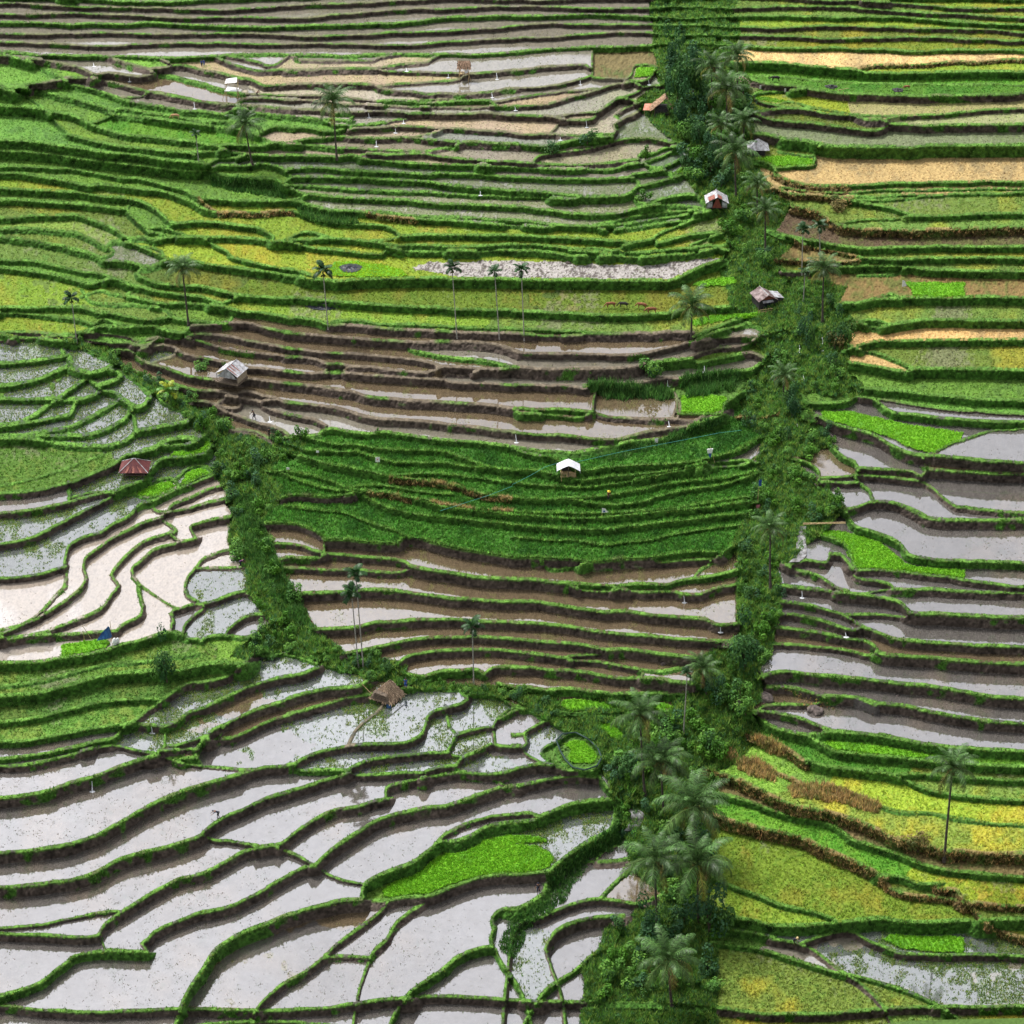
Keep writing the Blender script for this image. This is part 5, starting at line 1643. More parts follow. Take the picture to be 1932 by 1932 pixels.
def thatch_mesh(bm_pts,seed,rows=9,per=46,col=((.20,.14,.09),(.30,.22,.15),(.13,.09,.065),(.38,.28,.19))):
    # layered straw strips on sloping panels: each panel = (eave0,eave1,ridge1,ridge0)
    rg=random.Random(seed); V=[];F=[];CC=[]
    for c in bm_pts:
        c=[Vector(q) for q in c]; n=((c[1]-c[0]).cross(c[3]-c[0])).normalized()
        if n.z<0: n=-n
        k=len(V); V+=[q for q in c]+[q-n*.08 for q in c]; F+=[(k,k+1,k+2,k+3),(k+4,k+7,k+6,k+5),(k,k+4,k+5,k+1),(k+1,k+5,k+6,k+2),(k+2,k+6,k+7,k+3),(k+3,k+7,k+4,k)]; CC+=[(.14,.10,.07)]*8
        for j in range(rows):
            for i in range(per):
                u=rg.random(); v=(j+rg.random())/rows; p=c[0].lerp(c[1],u).lerp(c[3].lerp(c[2],u),v)
                dn=(c[0].lerp(c[1],u)-c[3].lerp(c[2],u)).normalized(); sd=n.cross(dn); l=rg.uniform(.25,.55); w=rg.uniform(.03,.07); dn2=(dn+sd*rg.uniform(-.3,.3)+n*rg.uniform(0,.25)).normalized(); p=p+n*rg.uniform(.01,.06)
                k=len(V); V+=[p-sd*w,p+sd*w,p+dn2*l+sd*w*.6,p+dn2*l-sd*w*.6]; F.append((k,k+1,k+2,k+3)); g=rg.choice(col); s_=rg.uniform(.7,1.25); CC+=[(g[0]*s_,g[1]*s_,g[2]*s_)]*4
    return np_mesh('thatch_roof',[tuple(v) for v in V],F,M_THATCH,np.array(CC))
def hut_root(name,u,v,wpx,label,cat='hut',rz=0):
    p=gpos(u,v); p.z-=.1; return empty(name,p,label,cat,None,rz),wpx/ppm(p)
def gable_roof(root,W,D,He,Hr,ov,m1,m2,fr=.25):
    w=W/2+ov; z0=He-ov*(Hr-He)/(W/2)
    bmesh_obj('roof_sheet',m1,lambda b:sheet(b,[(-w,-D/2-fr,z0),(-w,D/2+fr,z0),(0,D/2+fr,Hr),(0,-D/2-fr,Hr)]),root)
    bmesh_obj('roof_sheet',m2,lambda b:sheet(b,[(w,D/2+fr,z0),(w,-D/2-fr,z0),(0,-D/2-fr,Hr+.01),(0,D/2+fr,Hr+.01)]),root)
    bmesh_obj('ridge_cap',M_TIN,lambda b:rod(b,(0,-D/2-fr-.02,Hr+.04),(0,D/2+fr+.02,Hr+.04),.07),root)
def posts(root,W,D,H,m=M_WOOD,r=.06):
    for x in (-W/2,W/2):
        for y in (-D/2,D/2): bmesh_obj('post',m,lambda b:rod(b,(x,y,-.3),(x,y,H),r,r*.8),root)
def hip_roof(root,W,D,He,Hr,ov,mats,rl=.3):
    x=W/2+ov;y=D/2+ov; e=rl/2; A=[(-x,-y,He),(x,-y,He),(x,y,He),(-x,y,He)]; R=[(-e,0,Hr),(e,0,Hr)]
    P=[(A[0],A[1],R[1],R[0]),(A[1],A[2],(e+.01,.01,Hr),R[1]),(A[2],A[3],R[0],R[1]),(A[3],A[0],R[0],(-e-.01,.01,Hr))]
    for i,q in enumerate(P): bmesh_obj('roof_sheet',mats[i%len(mats)],lambda b:sheet(b,q,corr=.02),root)
    for a,b_ in ((A[0],R[0]),(A[1],R[1]),(A[2],R[1]),(A[3],R[0]),(R[0],R[1])): bmesh_obj('ridge_cap',M_TIN,lambda b:rod(b,Vector(a)+Vector((0,0,.05)),Vector(b_)+Vector((0,0,.06)),.06),root)
# white fronted hut on the mud
r,W=hut_root('farm_hut',464,762,52,'hut with pale tin front, rust striped roof and woven side wall on the brown mud',rz=math.radians(-22)); D=W*.8; r.location.z+=.55
gable_roof(r,W*.86,D,1.75,2.9,.25,M_TIN,M_TIN); posts(r,W*.86,D,1.75)
bmesh_obj('gable_wall',M_TIN,lambda b:sheet(b,[(-W*.43,-D/2-.04,1.0),(W*.43,-D/2-.04,1.0),(W*.05,-D/2-.04,2.75),(-W*.05,-D/2-.04,2.75)],nu=16),r)
bmesh_obj('side_wall',M_WEAVE,lambda b:box(b,W*.43-.03,W*.43+.05,-D/2+.08,D/2-.08,.05,1.7),r); bmesh_obj('back_wall',M_DARKW,lambda b:box(b,-W*.43+.08,W*.43-.08,D/2-.05,D/2+.02,0,1.75),r)
bmesh_obj('floor',M_WOOD,lambda b:box(b,-W*.5,W*.5,-D*.6,D*.45,-.12,.12),r)
for i in range(3): bmesh_obj('roof_strip',M_RUST,lambda b:sheet(b,[(W*.43+.22,-D/2+.3+i*.75,1.60),(W*.43+.22,-D/2+.05+i*.75,1.60),(.08,-D/2+.05+i*.75,2.93),(.08,-D/2+.3+i*.75,2.93)],nu=4,corr=.015,th=.05),r)
# red pyramid roof
r,W=hut_root('farm_hut',270,948,50,'open hut with dark red pyramid roof and white ridge strips, left of the silty terraces'); D=W*.85
hip_roof(r,W,D,1.35,3.0,.35,[M_RED],.25); posts(r,W*.8,D*.8,1.5)
bmesh_obj('wall',M_DARKW,lambda b:box(b,-W*.38,W*.38,D*.2,D*.26,0,1.3),r); bmesh_obj('bench',M_WOOD,lambda b:box(b,-W*.36,W*.36,-D*.35,D*.1,.35,.48),r)
for i in range(3): bmesh_obj('roof_strip',M_RUST,lambda b:sheet(b,[(-W*.34+i*W*.3,-D/2-.36,1.40),(-W*.25+i*W*.3,-D/2-.36,1.40),(-W*.09+i*W*.08,-.35,2.62),(-W*.12+i*W*.08,-.35,2.62)],nu=4,corr=.01,th=.05),r)
# white tent like shelter
r,W=hut_root('field_shelter',1137,953,44,'open shelter with bright white gabled tarpaulin roof in the dark green rice','shelter'); D=W*.7
w=W/2+.1
bmesh_obj('roof_sheet',M_TARP,lambda b:sheet(b,[(-w,-D/2,1.75),(-w,D/2,1.75),(0,D/2,2.75),(0,-D/2,2.75)],corr=.008,sag=.06,nv=8),r); bmesh_obj('roof_sheet',M_TARP,lambda b:sheet(b,[(w,D/2,1.75),(w,-D/2,1.75),(0,-D/2,2.76),(0,D/2,2.76)],corr=.008,sag=.06,nv=8),r)
for s in (-1,1): bmesh_obj('roof_flap',M_TARP,lambda b:sheet(b,[(s*w,-D/2,1.3),(s*w,D/2,1.3),(s*w,D/2,1.78),(s*w,-D/2,1.78)],corr=.01),r)
posts(r,W*.62,D*.8,2.0,M_BAMB,.07); bmesh_obj('platform',M_BAMB,lambda b:box(b,-W*.36,W*.36,-D*.42,D*.42,.45,.55),r); bmesh_obj('gable_post',M_WOOD,lambda b:rod(b,(0,-D/2+.05,.5),(0,-D/2+.05,2.7),.06),r); bmesh_obj('back_wall',M_DARKW,lambda b:box(b,-W*.3,W*.3,D*.42,D*.45,.5,1.7),r)
# red fronted hut
r,W=hut_root('farm_hut',1432,415,47,'hut on stilts with white and rusty roof and red board front in the upper gully'); D=W*.8
gable_roof(r,W*.84,D,1.9,3.0,.3,M_TIN,M_TIN); posts(r,W*.8,D,1.9)
bmesh_obj('roof_strip',M_RUST,lambda b:sheet(b,[(W*.2,-D*.1,2.58),(W*.2,-D/2-.2,2.58),(.05,-D/2-.2,3.02),(.05,-D*.1,3.02)],nu=6,corr=.015,th=.06),r); bmesh_obj('roof_strip',M_RUST,lambda b:sheet(b,[(-W*.36,-D/2-.2,2.2),(-W*.36,0,2.2),(-W*.1,0,2.82),(-W*.1,-D/2-.2,2.82)],nu=6,corr=.015,th=.06),r)
bmesh_obj('front_wall',M_REDW,lambda b:sheet(b,[(-W*.2,-D/2-.05,.75),(W*.2,-D/2-.05,.75),(.2,-D/2-.05,2.7),(-.2,-D/2-.05,2.7)],nu=14,corr=.012),r)
for s in (-1,1): bmesh_obj('front_sheet',M_TIN,lambda b:sheet(b,[(s*W*.2,-D/2-.04,.85),(s*W*.42,-D/2-.04,.85),(s*W*.42,-D/2-.04,1.75),(s*W*.2,-D/2-.04,2.1)],nu=10,corr=.012),r)
bmesh_obj('floor',M_DARKW,lambda b:box(b,-W*.44,W*.44,-D*.5,D*.5,.6,.72),r); bmesh_obj('back_wall',M_DARKW,lambda b:box(b,-W*.4,W*.4,D*.44,D*.48,.72,1.9),r)
# dark hut with red and white roof
r,W=hut_root('farm_hut',1526,608,56,'dark plank hut with rusty tin roof and pale lean-to beside the short seedling strip',rz=math.radians(18)); D=W*.75
M_DRUST=vmat('dark_rusty_tin',(.045,.02,.018),(.26,.20,.20),1.3,.6); gable_roof(r,W*.6,D,1.9,2.8,.35,M_DRUST,M_DRUST); bmesh_obj('wall',M_DARKW,lambda b:box(b,-W*.3,W*.3,-D*.45,D*.45,0,1.85),r)
bmesh_obj('gable_wall',M_REDW,lambda b:sheet(b,[(-W*.3,-D*.46-.03,1.82),(W*.3,-D*.46-.03,1.82),(.1,-D*.46-.03,2.7),(-.1,-D*.46-.03,2.7)],nu=10,corr=.01),r)
bmesh_obj('lean_to_roof',M_TIN,lambda b:sheet(b,[(W*.66,D*.4,1.55),(W*.66,-D*.4,1.55),(W*.3,-D*.4,2.0),(W*.3,D*.4,2.0)]),r); bmesh_obj('lean_to_wall',M_DARKW,lambda b:box(b,W*.3+.01,W*.62,-D*.36,D*.36,0,1.55),r); bmesh_obj('awning',M_TIN,lambda b:sheet(b,[(-W*.2,-D*.45-.5,1.35),(W*.2,-D*.45-.5,1.35),(W*.2,-D*.45,1.6),(-W*.2,-D*.45,1.6)],nu=12),r); bmesh_obj('doorway',M_BLACK,lambda b:box(b,-W*.12,W*.12,-D*.45-.03,-D*.45+.02,.05,1.25),r)
bmesh_obj('fence_rail',M_BAMB,lambda b:[rod(b,(-W*.45,-D*.8,.1),(W*.1,-D*.8,.15),.04),rod(b,(-W*.45,-D*.8,.5),(W*.1,-D*.8,.55),.04)]+[rod(b,(-W*.45+i*.5,-D*.8,-.4),(-W*.45+i*.5,-D*.8,.7),.04) for i in range(6)],r)
# white hip roof
r,W=hut_root('farm_hut',1515,306,36,'small hut with white four sided roof above a light green seedling bed'); D=W*.9
hip_roof(r,W,D,1.3,3.0,.3,[M_TIN],.12); posts(r,W*.8,D*.8,1.5); bmesh_obj('wall',M_DARKW,lambda b:box(b,-W*.36,W*.36,-D*.36,D*.36,0,1.25),r)
# thatched ones
r,W=hut_root('thatched_hut',777,1399,48,'ragged thatched hut on the bank above the flooded weedy terraces',rz=math.radians(-32)); D=W*.85
link('thatch_roof',thatch_mesh([((-W*.55,-D*.6,1.0),(-W*.55,D*.5,1.0),(0,D*.25,3.3),(0,-D*.2,3.3)),((W*.55,D*.5,1.0),(W*.55,-D*.6,1.0),(0,-D*.2,3.3),(0,D*.25,3.3)),((-W*.55,-D*.62,.95),(W*.55,-D*.62,.95),(0,-D*.2,3.25),(0,-D*.2,3.25))],4,10,60),parent=r)
posts(r,W*.8,D*.8,1.4,M_BAMB,.08)
for i in range(6): bmesh_obj('loose_plank',M_WOOD,lambda b:sheet(b,[(-W*.5+.1*i,-D*.62-.12,.75+.27*i),(W*.48-.14*i,-D*.62-.10,.82+.24*i),(W*.45-.14*i,-D*.58+.07*i,1.0+.24*i),(-W*.46+.1*i,-D*.58+.07*i,.95+.27*i)],nu=8,corr=.03,th=.05,seed=i),r)
bmesh_obj('floor',M_BAMB,lambda b:box(b,-W*.4,W*.4,-D*.42,D*.42,.4,.5),r); bmesh_obj('blue_bag',M_BLUET,lambda b:box(b,W*.28,W*.45,-D*.62,-D*.5,.1,.65),r)
r,W=hut_root('thatched_hut',1322,226,34,'tall lean thatched roof half hidden by the dark trees at the top'); D=W
link('thatch_roof',thatch_mesh([((-W*.6,-D*.5,1.2),(-W*.6,D*.5,1.2),(W*.25,D*.4,3.9),(W*.25,-D*.5,3.9)),((W*.6,D*.5,1.6),(W*.6,-D*.5,1.6),(W*.2,-D*.5,3.9),(W*.2,D*.4,3.9))],6,9,40,((.42,.27,.17),(.5,.34,.22),(.3,.19,.12))),parent=r); posts(r,W*.8,D*.8,1.6); bmesh_obj('wall',M_DARKW,lambda b:box(b,-W*.35,W*.4,-D*.36,D*.36,0,1.6),r)
r,W=hut_root('tarp_shelter',1296,226,22,'tiny shelter with faded orange red sheet beside the tall thatched roof','shelter'); D=W*.8
bmesh_obj('roof_sheet',vmat('faded_orange_sheet',(.45,.16,.10),(.6,.32,.24),3),lambda b:sheet(b,[(-W/2,-D/2,1.0),(W/2,-D/2,1.0),(W*.4,D/2,1.8),(-W*.3,D/2,1.8)],corr=.02,sag=-.08,nv=8),r); posts(r,W*.7,D*.7,1.1,M_BAMB,.05)
r,W=hut_root('thatched_hut',1480,178,30,'small hut with grey brown straw roof and pale eave beside the top palms'); D=W
link('thatch_roof',thatch_mesh([((-W*.6,-D*.55,1.2),(W*.6,-D*.55,1.2),(W*.1,0,2.9),(-W*.1,0,2.9)),((W*.6,D*.55,1.2),(-W*.6,D*.55,1.2),(-W*.1,0,2.9),(W*.1,0,2.9)),((W*.6,-D*.55,1.2),(W*.6,D*.55,1.2),(W*.1,0,2.9),(W*.1,0,2.9)),((-W*.6,D*.55,1.2),(-W*.6,-D*.55,1.2),(-W*.1,0,2.9),(-W*.1,0,2.9))],8,7,36,((.36,.29,.22),(.26,.2,.15))),parent=r); posts(r,W*.8,D*.8,1.4); bmesh_obj('eave_board',M_CLOTHW,lambda b:box(b,-W*.55,W*.55,-D*.6,-D*.56,.98,1.14),r); bmesh_obj('wall',M_DARKW,lambda b:box(b,-W*.36,W*.36,-D*.3,D*.3,0,1.2),r)
# bamboo lookouts at the top
def lookout(u,v,wpx,hm,label,thatch,cloth):
    r,W=hut_root('bamboo_lookout',u,v,wpx,label,'lookout'); D=W*.8
    for x,dx in ((-W*.42,-.1),(W*.42,.15)):
        for y in (-D*.4,D*.4): bmesh_obj('pole',M_BAMB,lambda b:rod(b,(x,y,-.4),(x+dx,y,hm),.075,.055),r)
    for s in (-1,1): bmesh_obj('brace',M_BAMB,lambda b:rod(b,(s*W*.75,-D*.5,-.3),(s*W*.2,-D*.3,hm*1.05),.05),r)
    bmesh_obj('platform',M_CLOTHW if cloth else M_BAMB,lambda b:box(b,-W*.5,W*.5,-D*.48,D*.48,hm*.5,hm*.5+.09),r)
    if thatch: link('thatch_roof',thatch_mesh([((-W*.7,-D*.6,hm*.86),(W*.7,-D*.6,hm*.86),(W*.6,0,hm*1.25),(-W*.6,0,hm*1.25)),((W*.7,D*.6,hm*.86),(-W*.7,D*.6,hm*.86),(-W*.6,0,hm*1.25),(W*.6,0,hm*1.25))],9,6,40,((.36,.24,.17),(.26,.17,.11))),parent=r); bmesh_obj('hanging_cloth',M_CLOTHW,lambda b:sheet(b,[(W*.1,-D*.45,hm*.55),(W*.4,-D*.5,hm*.62),(W*.42,-D*.45,hm*.85),(0,-D*.45,hm*.85)],corr=.03),r)
    else: bmesh_obj('roof_sheet',M_CLOTHW,lambda b:sheet(b,[(-W*.5,-D*.5,hm*.92),(W*.45,-D*.45,hm*.98),(W*.4,D*.5,hm*1.06),(-W*.4,D*.4,hm*1.0)],corr=.03,sag=.1,nv=6),r)
    return r
lookout(929,162,20,3.6,'bamboo lookout with brown straw roof on long poles at the top edge',True,False)
lookout(465,197,26,4.0,'bamboo frame on stilts with white sheets above the brown upper terraces',False,True)
r=empty('bamboo_rack',gpos(1690,204),'fallen frame of bamboo poles on the bank below the top right green terrace','frame')
for a,b_ in (((-.4,0,-.3),(-.4,0,2.2)),((.5,.2,-.3),(.5,.2,1.6)),((-1.6,.2,2.4),(.6,.1,2.9)),((1.6,.5,.7),(3.4,1.2,1.5))): bmesh_obj('pole',M_BAMB,lambda b:rod(b,a,b_,.07,.05),r)
# blue tarpaulin shelter at the left edge
r=empty('tarp_shelter',gpos(212,1284),'crumpled blue tarpaulin shelter with white sacks beside the pale silty water','shelter')
bmesh_obj('tarpaulin',M_BLUET,lambda b:[sheet(b,[(-1.3,-.5,.5),(.7,-.5,.9),(.5,.3,2.6),(-.5,.5,1.4)],corr=.08,nv=6),sheet(b,[(.7,-.5,.9),(.9,.6,.6),(.6,.4,2.4),(.5,.3,2.6)],corr=.08,nv=6)],r)
for x,y,s in ((1.5,-.8,1.),(1.9,-.4,.8)):
    me=ico('sack',2,(.4*s,.35*s,.75*s),int(x*10),.08); me.materials.append(M_CLOTHW); o_=link('sack',me,parent=r); o_.location=(x,y,.5*s)
for a,b_ in (((-3.4,.5,-.2),(-3.4,.5,1.7)),((-2.,.3,-.2),(-3.4,.1,2.9)),((.9,.6,-.2),(.8,.6,3.4))): bmesh_obj('pole',M_BAMB,lambda b:rod(b,a,b_,.05,.04),r)
# ---- figures
def skin_mesh(name,verts,edges,mat,sub=1):
    me=bpy.data.meshes.new(name); me.from_pydata([v[:3] for v in verts],edges,[]); o=bpy.data.objects.new(name,me); COLL.objects.link(o)
    m=o.modifiers.new('s','SKIN'); 
    for i,v in enumerate(verts): me.skin_vertices[0].data[i].radius=(v[3],v[3]*(v[4] if len(v)>4 else 1))
    me.skin_vertices[0].data[0].use_root=True; m.use_smooth_shade=True
    s=o.modifiers.new('u','SUBSURF'); s.levels=s.render_levels=sub
    dg=bpy.context.evaluated_depsgraph_get(); ev=o.evaluated_get(dg); nm=bpy.data.meshes.new_from_object(ev); bpy.data.objects.remove(o); nm.name=name; nm.materials.clear(); nm.materials.append(mat)
    return nm
def person(u,v,rz,label,top,legs,hat=None,bend=0.,stride=.12,scale=1.,arm=.5,dip=.12,name='person'):
    p=gpos(u,v); p.z-=dip
    b=bend; H=Vector((0,0,.88))
    def up(d,s=0): return H+Vector((s,-math.sin(b)*d,math.cos(b)*d))
    sh=up(.5); nk=up(.57); hd=up(.68)+Vector((0,-.03-.05*math.sin(b),0)); ht=up(.79)+Vector((0,-.05*math.sin(b),0))
    ls=Vector((-.19,0,0))+sh; rs=Vector((.19,0,0))+sh
    hang=Vector((0,-.25*arm-.2*math.sin(b),-.24)); le=ls+hang*1.+Vector((-.05,0,0)); re=rs+hang*1.+Vector((.05,0,0)); lh=le+Vector((.02,-.22*arm-.1*math.sin(b),-.16)); rh=re+Vector((-.02,-.22*arm-.1*math.sin(b),-.16))
    lk=Vector((-.1,-stride*.6-.05,.46)); rk=Vector((.1,stride*.2-.05,.46)); lf=Vector((-.1,-stride,.05)); rf=Vector((.1,stride,.05))
    P=[(*H,.135,.75),(*up(.25),.125,.7),(*sh,.12,.75),(*nk,.05),(*hd,.085),(*ht,.07),(*ls,.055),(*le,.04),(*lh,.033),(*rs,.055),(*re,.04),(*rh,.033),(-.1,0,.82,.085),(*lk,.06),(*lf,.042),(-.1,lf.y-.14,.03,.035),(.1,0,.82,.085),(*rk,.06),(*rf,.042),(.1,rf.y-.14,.03,.035),(*(lh+Vector((0,-.08,-.06))),.03,.5),(*(rh+Vector((0,-.08,-.06))),.03,.5)]
    E=[(0,1),(1,2),(2,3),(3,4),(4,5),(2,6),(6,7),(7,8),(8,20),(2,9),(9,10),(10,11),(11,21),(0,12),(12,13),(13,14),(14,15),(0,16),(16,17),(17,18),(18,19)]
    o=link(name,skin_mesh('person',P,E,M_SKIN),label,'person'); o.location=p; o.rotation_euler=(0,0,rz); o.scale=(scale,)*3
    g=1.22; Q=[(*up(-.04),.14*g,.75),(*up(.25),.13*g,.72),(*up(.48),.12*g,.75),(*ls,.058*g),(*ls.lerp(le,.7),.05*g),(*rs,.058*g),(*rs.lerp(re,.7),.05*g)]
    link('shirt',skin_mesh('shirt',Q,[(0,1),(1,2),(2,3),(3,4),(2,5),(5,6)],top),parent=o)
    Q=[(*up(.02),.14*g,.75),(-.1,0,.82,.09*g),(*lk,.065*g),(*lk.lerp(lf,.45),.055*g),(.1,0,.82,.09*g),(*rk,.065*g),(*rk.lerp(rf,.45),.055*g)]
    link('trousers',skin_mesh('trousers',Q,[(0,1),(1,2),(2,3),(0,4),(4,5),(5,6)],legs),parent=o)
    if hat is not None:
        def f(bm):
            r=bmesh.ops.create_cone(bm,cap_ends=True,segments=14,radius1=.24,radius2=.03,depth=.2); bmesh.ops.rotate(bm,verts=r['verts'],cent=(0,0,0),matrix=Matrix.Rotation(b,3,'X')); bmesh.ops.translate(bm,verts=r['verts'],vec=ht+Vector((0,0,.06)))
        bmesh_obj('hat',hat,f,o)
    else:
        me=ico('hair',2,(.095,.1,.09),3,.05); me.materials.append(M_NAVY); h=link('hair',me,parent=o); h.location=hd.lerp(ht,.6)+Vector((0,.02,.03))
    return o
person(403,133,.3,'person in blue clothes standing on the top terrace, left of the two',M_BLUEC,M_NAVY)
person(409,132,-.4,'person in lighter blue shirt standing on the top terrace, right of the two',M_BLUEC,M_BLUEC,scale=.92)
person(514,193,1.2,'person in dark red bending on the narrow upper bank',M_REDC,M_GREYC,None,.7)
person(509,838,-1.,'person in black walking in the shallow brown water left of centre',M_GREYC,M_NAVY,None,.35,.25,1.25)
person(538,874,.6,'person in black standing on the curved bank of the brown terrace',M_GREYC,M_GREYC,None,.15,.1,1.15)
person(437,1634,-1.4,'person in dark clothes stooping in the wide lavender water of the lower left',M_NAVY,M_GREYC,None,1.15,.15,1.1)
person(481,1132,1.4,'person in purple bending in the small silty terrace at the left',M_PURP,M_NAVY,None,1.0,.15,1.1)
person(1077,1786,-.4,'person in dark blue standing at the water edge below the grassy embankment',M_NAVY,M_NAVY,None,.25,.1,1.25)
person(1588,1886,.8,'person in navy crouching beside the small bush at the bottom right',M_NAVY,M_GREYC,M_STRAW,.9)
person(812,1374,-.3,'person in blue standing right of the thatched hut',M_BLUEC,M_BLUEC,None,0,.06,1.1)
person(1217,1000,.4,'person with yellow hat working in the dark green rice',M_REDC,M_GREYC,M_YEL,.3,.1,1.2)
def scarecrow(u,v,label,cloth,hp,lean,low=None):
    p=gpos(u,v); r=empty('scarecrow',p,label,'scarecrow')
    bmesh_obj('pole',M_BAMB,lambda b:rod(b,(lean,0,-.3),(0,0,hp),.05,.035),r); bmesh_obj('shirt',cloth,lambda b:[sheet(b,[(-.45,-.05,hp*.62),(.25,-.05,hp*.62),(.45,-.05,hp*.92),(-.6,-.05,hp*.88)],corr=.04,th=.14,nu=10)],r)
    if low: bmesh_obj('trousers',low,lambda b:sheet(b,[(-.2,-.05,hp*.36),(.15,-.05,hp*.36),(.22,-.05,hp*.64),(-.28,-.05,hp*.64)],corr=.03,th=.12,nu=8),r)
    return r
scarecrow(1420,925,'scarecrow with white shirt and blue trousers on a leaning bamboo pole in the rice',M_CLOTHW,3.0,.9,M_BLUEC)
def flag(u,v,label,mat,w,h,hp,name='flag',cat='flag',tri=False,drop=False):
    r=empty(name,gpos(u,v),label,cat); bmesh_obj('pole',M_BAMB,lambda b:rod(b,(0,0,-.3),(0.05,0,hp),.04,.025),r)
    x0=0 if not drop else -w/2
    bmesh_obj('cloth',mat,lambda b:sheet(b,[(x0,-.05,hp-h),(x0+w,-.05,hp-h*(1 if not tri else .85)),(x0+w*(1 if not tri else .5),-.05,hp-(0 if not tri else .1)),(x0,-.05,hp)],corr=.05,th=.02,nu=10),r); return r
flag(1203,1034,'white pennant with a small blue mark on a thin pole in the dark green rice',M_CLOTHW,1.1,.9,1.7,tri=True)
bpy.context.scene.collection.objects['flag'].select_get()
bmesh_obj('emblem',M_BLUEC,lambda b:box(b,.22,.5,-.12,-.07,.98,1.25),bpy.data.objects['flag'])
f2=flag(755,932,'white sack with a pink spot hung up in the rice left of the white shelter',M_CLOTHW,.75,.95,1.7,'hanging_sack','sack',drop=True); bmesh_obj('spot',M_PINK,lambda b:box(b,-.12,.1,-.14,-.08,1.15,1.4),f2)
flag(636,912,'small white rag on a stick in the upper left of the rice',M_CLOTHW,.5,.4,1.1,'rag','rag',drop=True)
flag(577,946,'small white rag on a stick at the left end of the rice',M_CLOTHW,.5,.4,1.1,'rag','rag',drop=True)
flag(1313,892,'white sheet hung on a stick on the upper rice bank',M_CLOTHW,.55,.9,1.5,'rag','rag',drop=True)
flag(1516,1003,'blue pennant on a tall thin pole at the right end of the rice',M_BLUEC,.45,1.2,4.2)
flag(1515,1020,'pink rag on a short stick at the right end of the rice',M_PINK,.6,.7,1.0,'rag','rag',drop=True)
flag(1803,576,'white pennant at the corner of the seedling bed at the right edge',M_CLOTHW,.9,1.3,1.6,tri=True)
flag(1521,180,'left of two small white markers beside the top right seedling bed',M_CLOTHW,.35,.8,1.0,'marker','marker',drop=True); flag(1570,186,'right of two small white markers beside the top right seedling bed',M_CLOTHW,.35,.8,1.0,'marker','marker',drop=True)
r=empty('bamboo_pole',gpos(1510,922),'leaning bamboo pole with a straw wisp at the right end of the rice','pole'); bmesh_obj('shaft',M_BAMB,lambda b:rod(b,(-.3,0,-.3),(.5,.2,2.6),.06,.04),r)
r=empty('bamboo_pole',gpos(738,1392),'pale bamboo pole leaning against the bank left of the thatched hut','pole'); bmesh_obj('shaft',M_BAMB,lambda b:rod(b,(.8,-.3,0.1),(-1.0,.3,2.0),.07,.06),r)
r=empty('bamboo_footbridge',gpos(1612,1058),'thin bamboo footbridge laid across the grey stream','bridge'); bmesh_obj('rail',M_BAMB,lambda b:[rod(b,(-.5,0,.9),(6.5,0,1.1),.07),rod(b,(-.5,.35,.9),(6.5,.35,1.1),.07)],r)
def cow(u,v,rz,label,mat,scale=1.,head=0.):
    p=gpos(u,v); p.z+=.08; scale*=1.15
    Pv=[(0,.0,1.0,.30,1.1),(.45,0,1.02,.29,1.1),(.75,0,1.06,.2),(-.4,0,1.0,.33,1.1),(-.75,0,1.02,.27,1.1),(1.0,0,1.05-.25*head,.14),(1.2,0,.95-.5*head,.13),(1.42,0,.82-.62*head,.08),
     (.6,.16,.72,.12),(.58,.16,.42,.07),(.6,.16,.08,.055),(.6,-.16,.72,.12),(.68,-.16,.42,.07),(.62,-.16,.08,.055),(-.72,.17,.72,.15),(-.66,.17,.52,.08),(-.8,.17,.36,.06),(-.76,.17,.08,.055),(-.72,-.17,.72,.15),(-.6,-.17,.52,.08),(-.74,-.17,.36,.06),(-.7,-.17,.08,.055),(-1.02,0,1.0,.05),(-1.1,0,.55,.04),(1.16,.16,1.02-.5*head,.04),(1.16,-.16,1.02-.5*head,.04)]
    E=[(0,1),(1,2),(0,3),(3,4),(2,5),(5,6),(6,7),(1,8),(8,9),(9,10),(1,11),(11,12),(12,13),(4,14),(14,15),(15,16),(16,17),(4,18),(18,19),(19,20),(20,21),(4,22),(22,23),(6,24),(6,25)]
    o=link('cow',skin_mesh('cow',Pv,E,mat),label,'cow'); o.location=p; o.rotation_euler=(0,0,rz); o.scale=(scale,)*3; return o
cow(1221,616,math.pi+.1,'reddish brown cow grazing, leftmost of the four on the yellow green terrace',M_BROWNC,.8,.8)
cow(1247,616,math.pi-.15,'black cow grazing between brown cows on the yellow green terrace',M_BLACKC,.8,.9)
cow(1284,618,math.pi-.3,'brown cow standing behind the front cow, nearest the black one',M_BROWNC,.82,.7)
cow(1302,627,math.pi+.05,'light brown cow in front, rightmost of the four on the yellow green terrace',M_BROWNC,.85,.5)
cow(1551,164,math.pi,'dark cow on the bright green terrace at the top right',M_BLACKC,.8,.3)
cow(1813,179,math.pi+.2,'brown calf lying low on the right part of the top green terrace',M_BROWNC,.6,.6)
cow(350,238,math.pi,'tan cow grazing between the green upper left terraces',M_TANC,.75,.9)
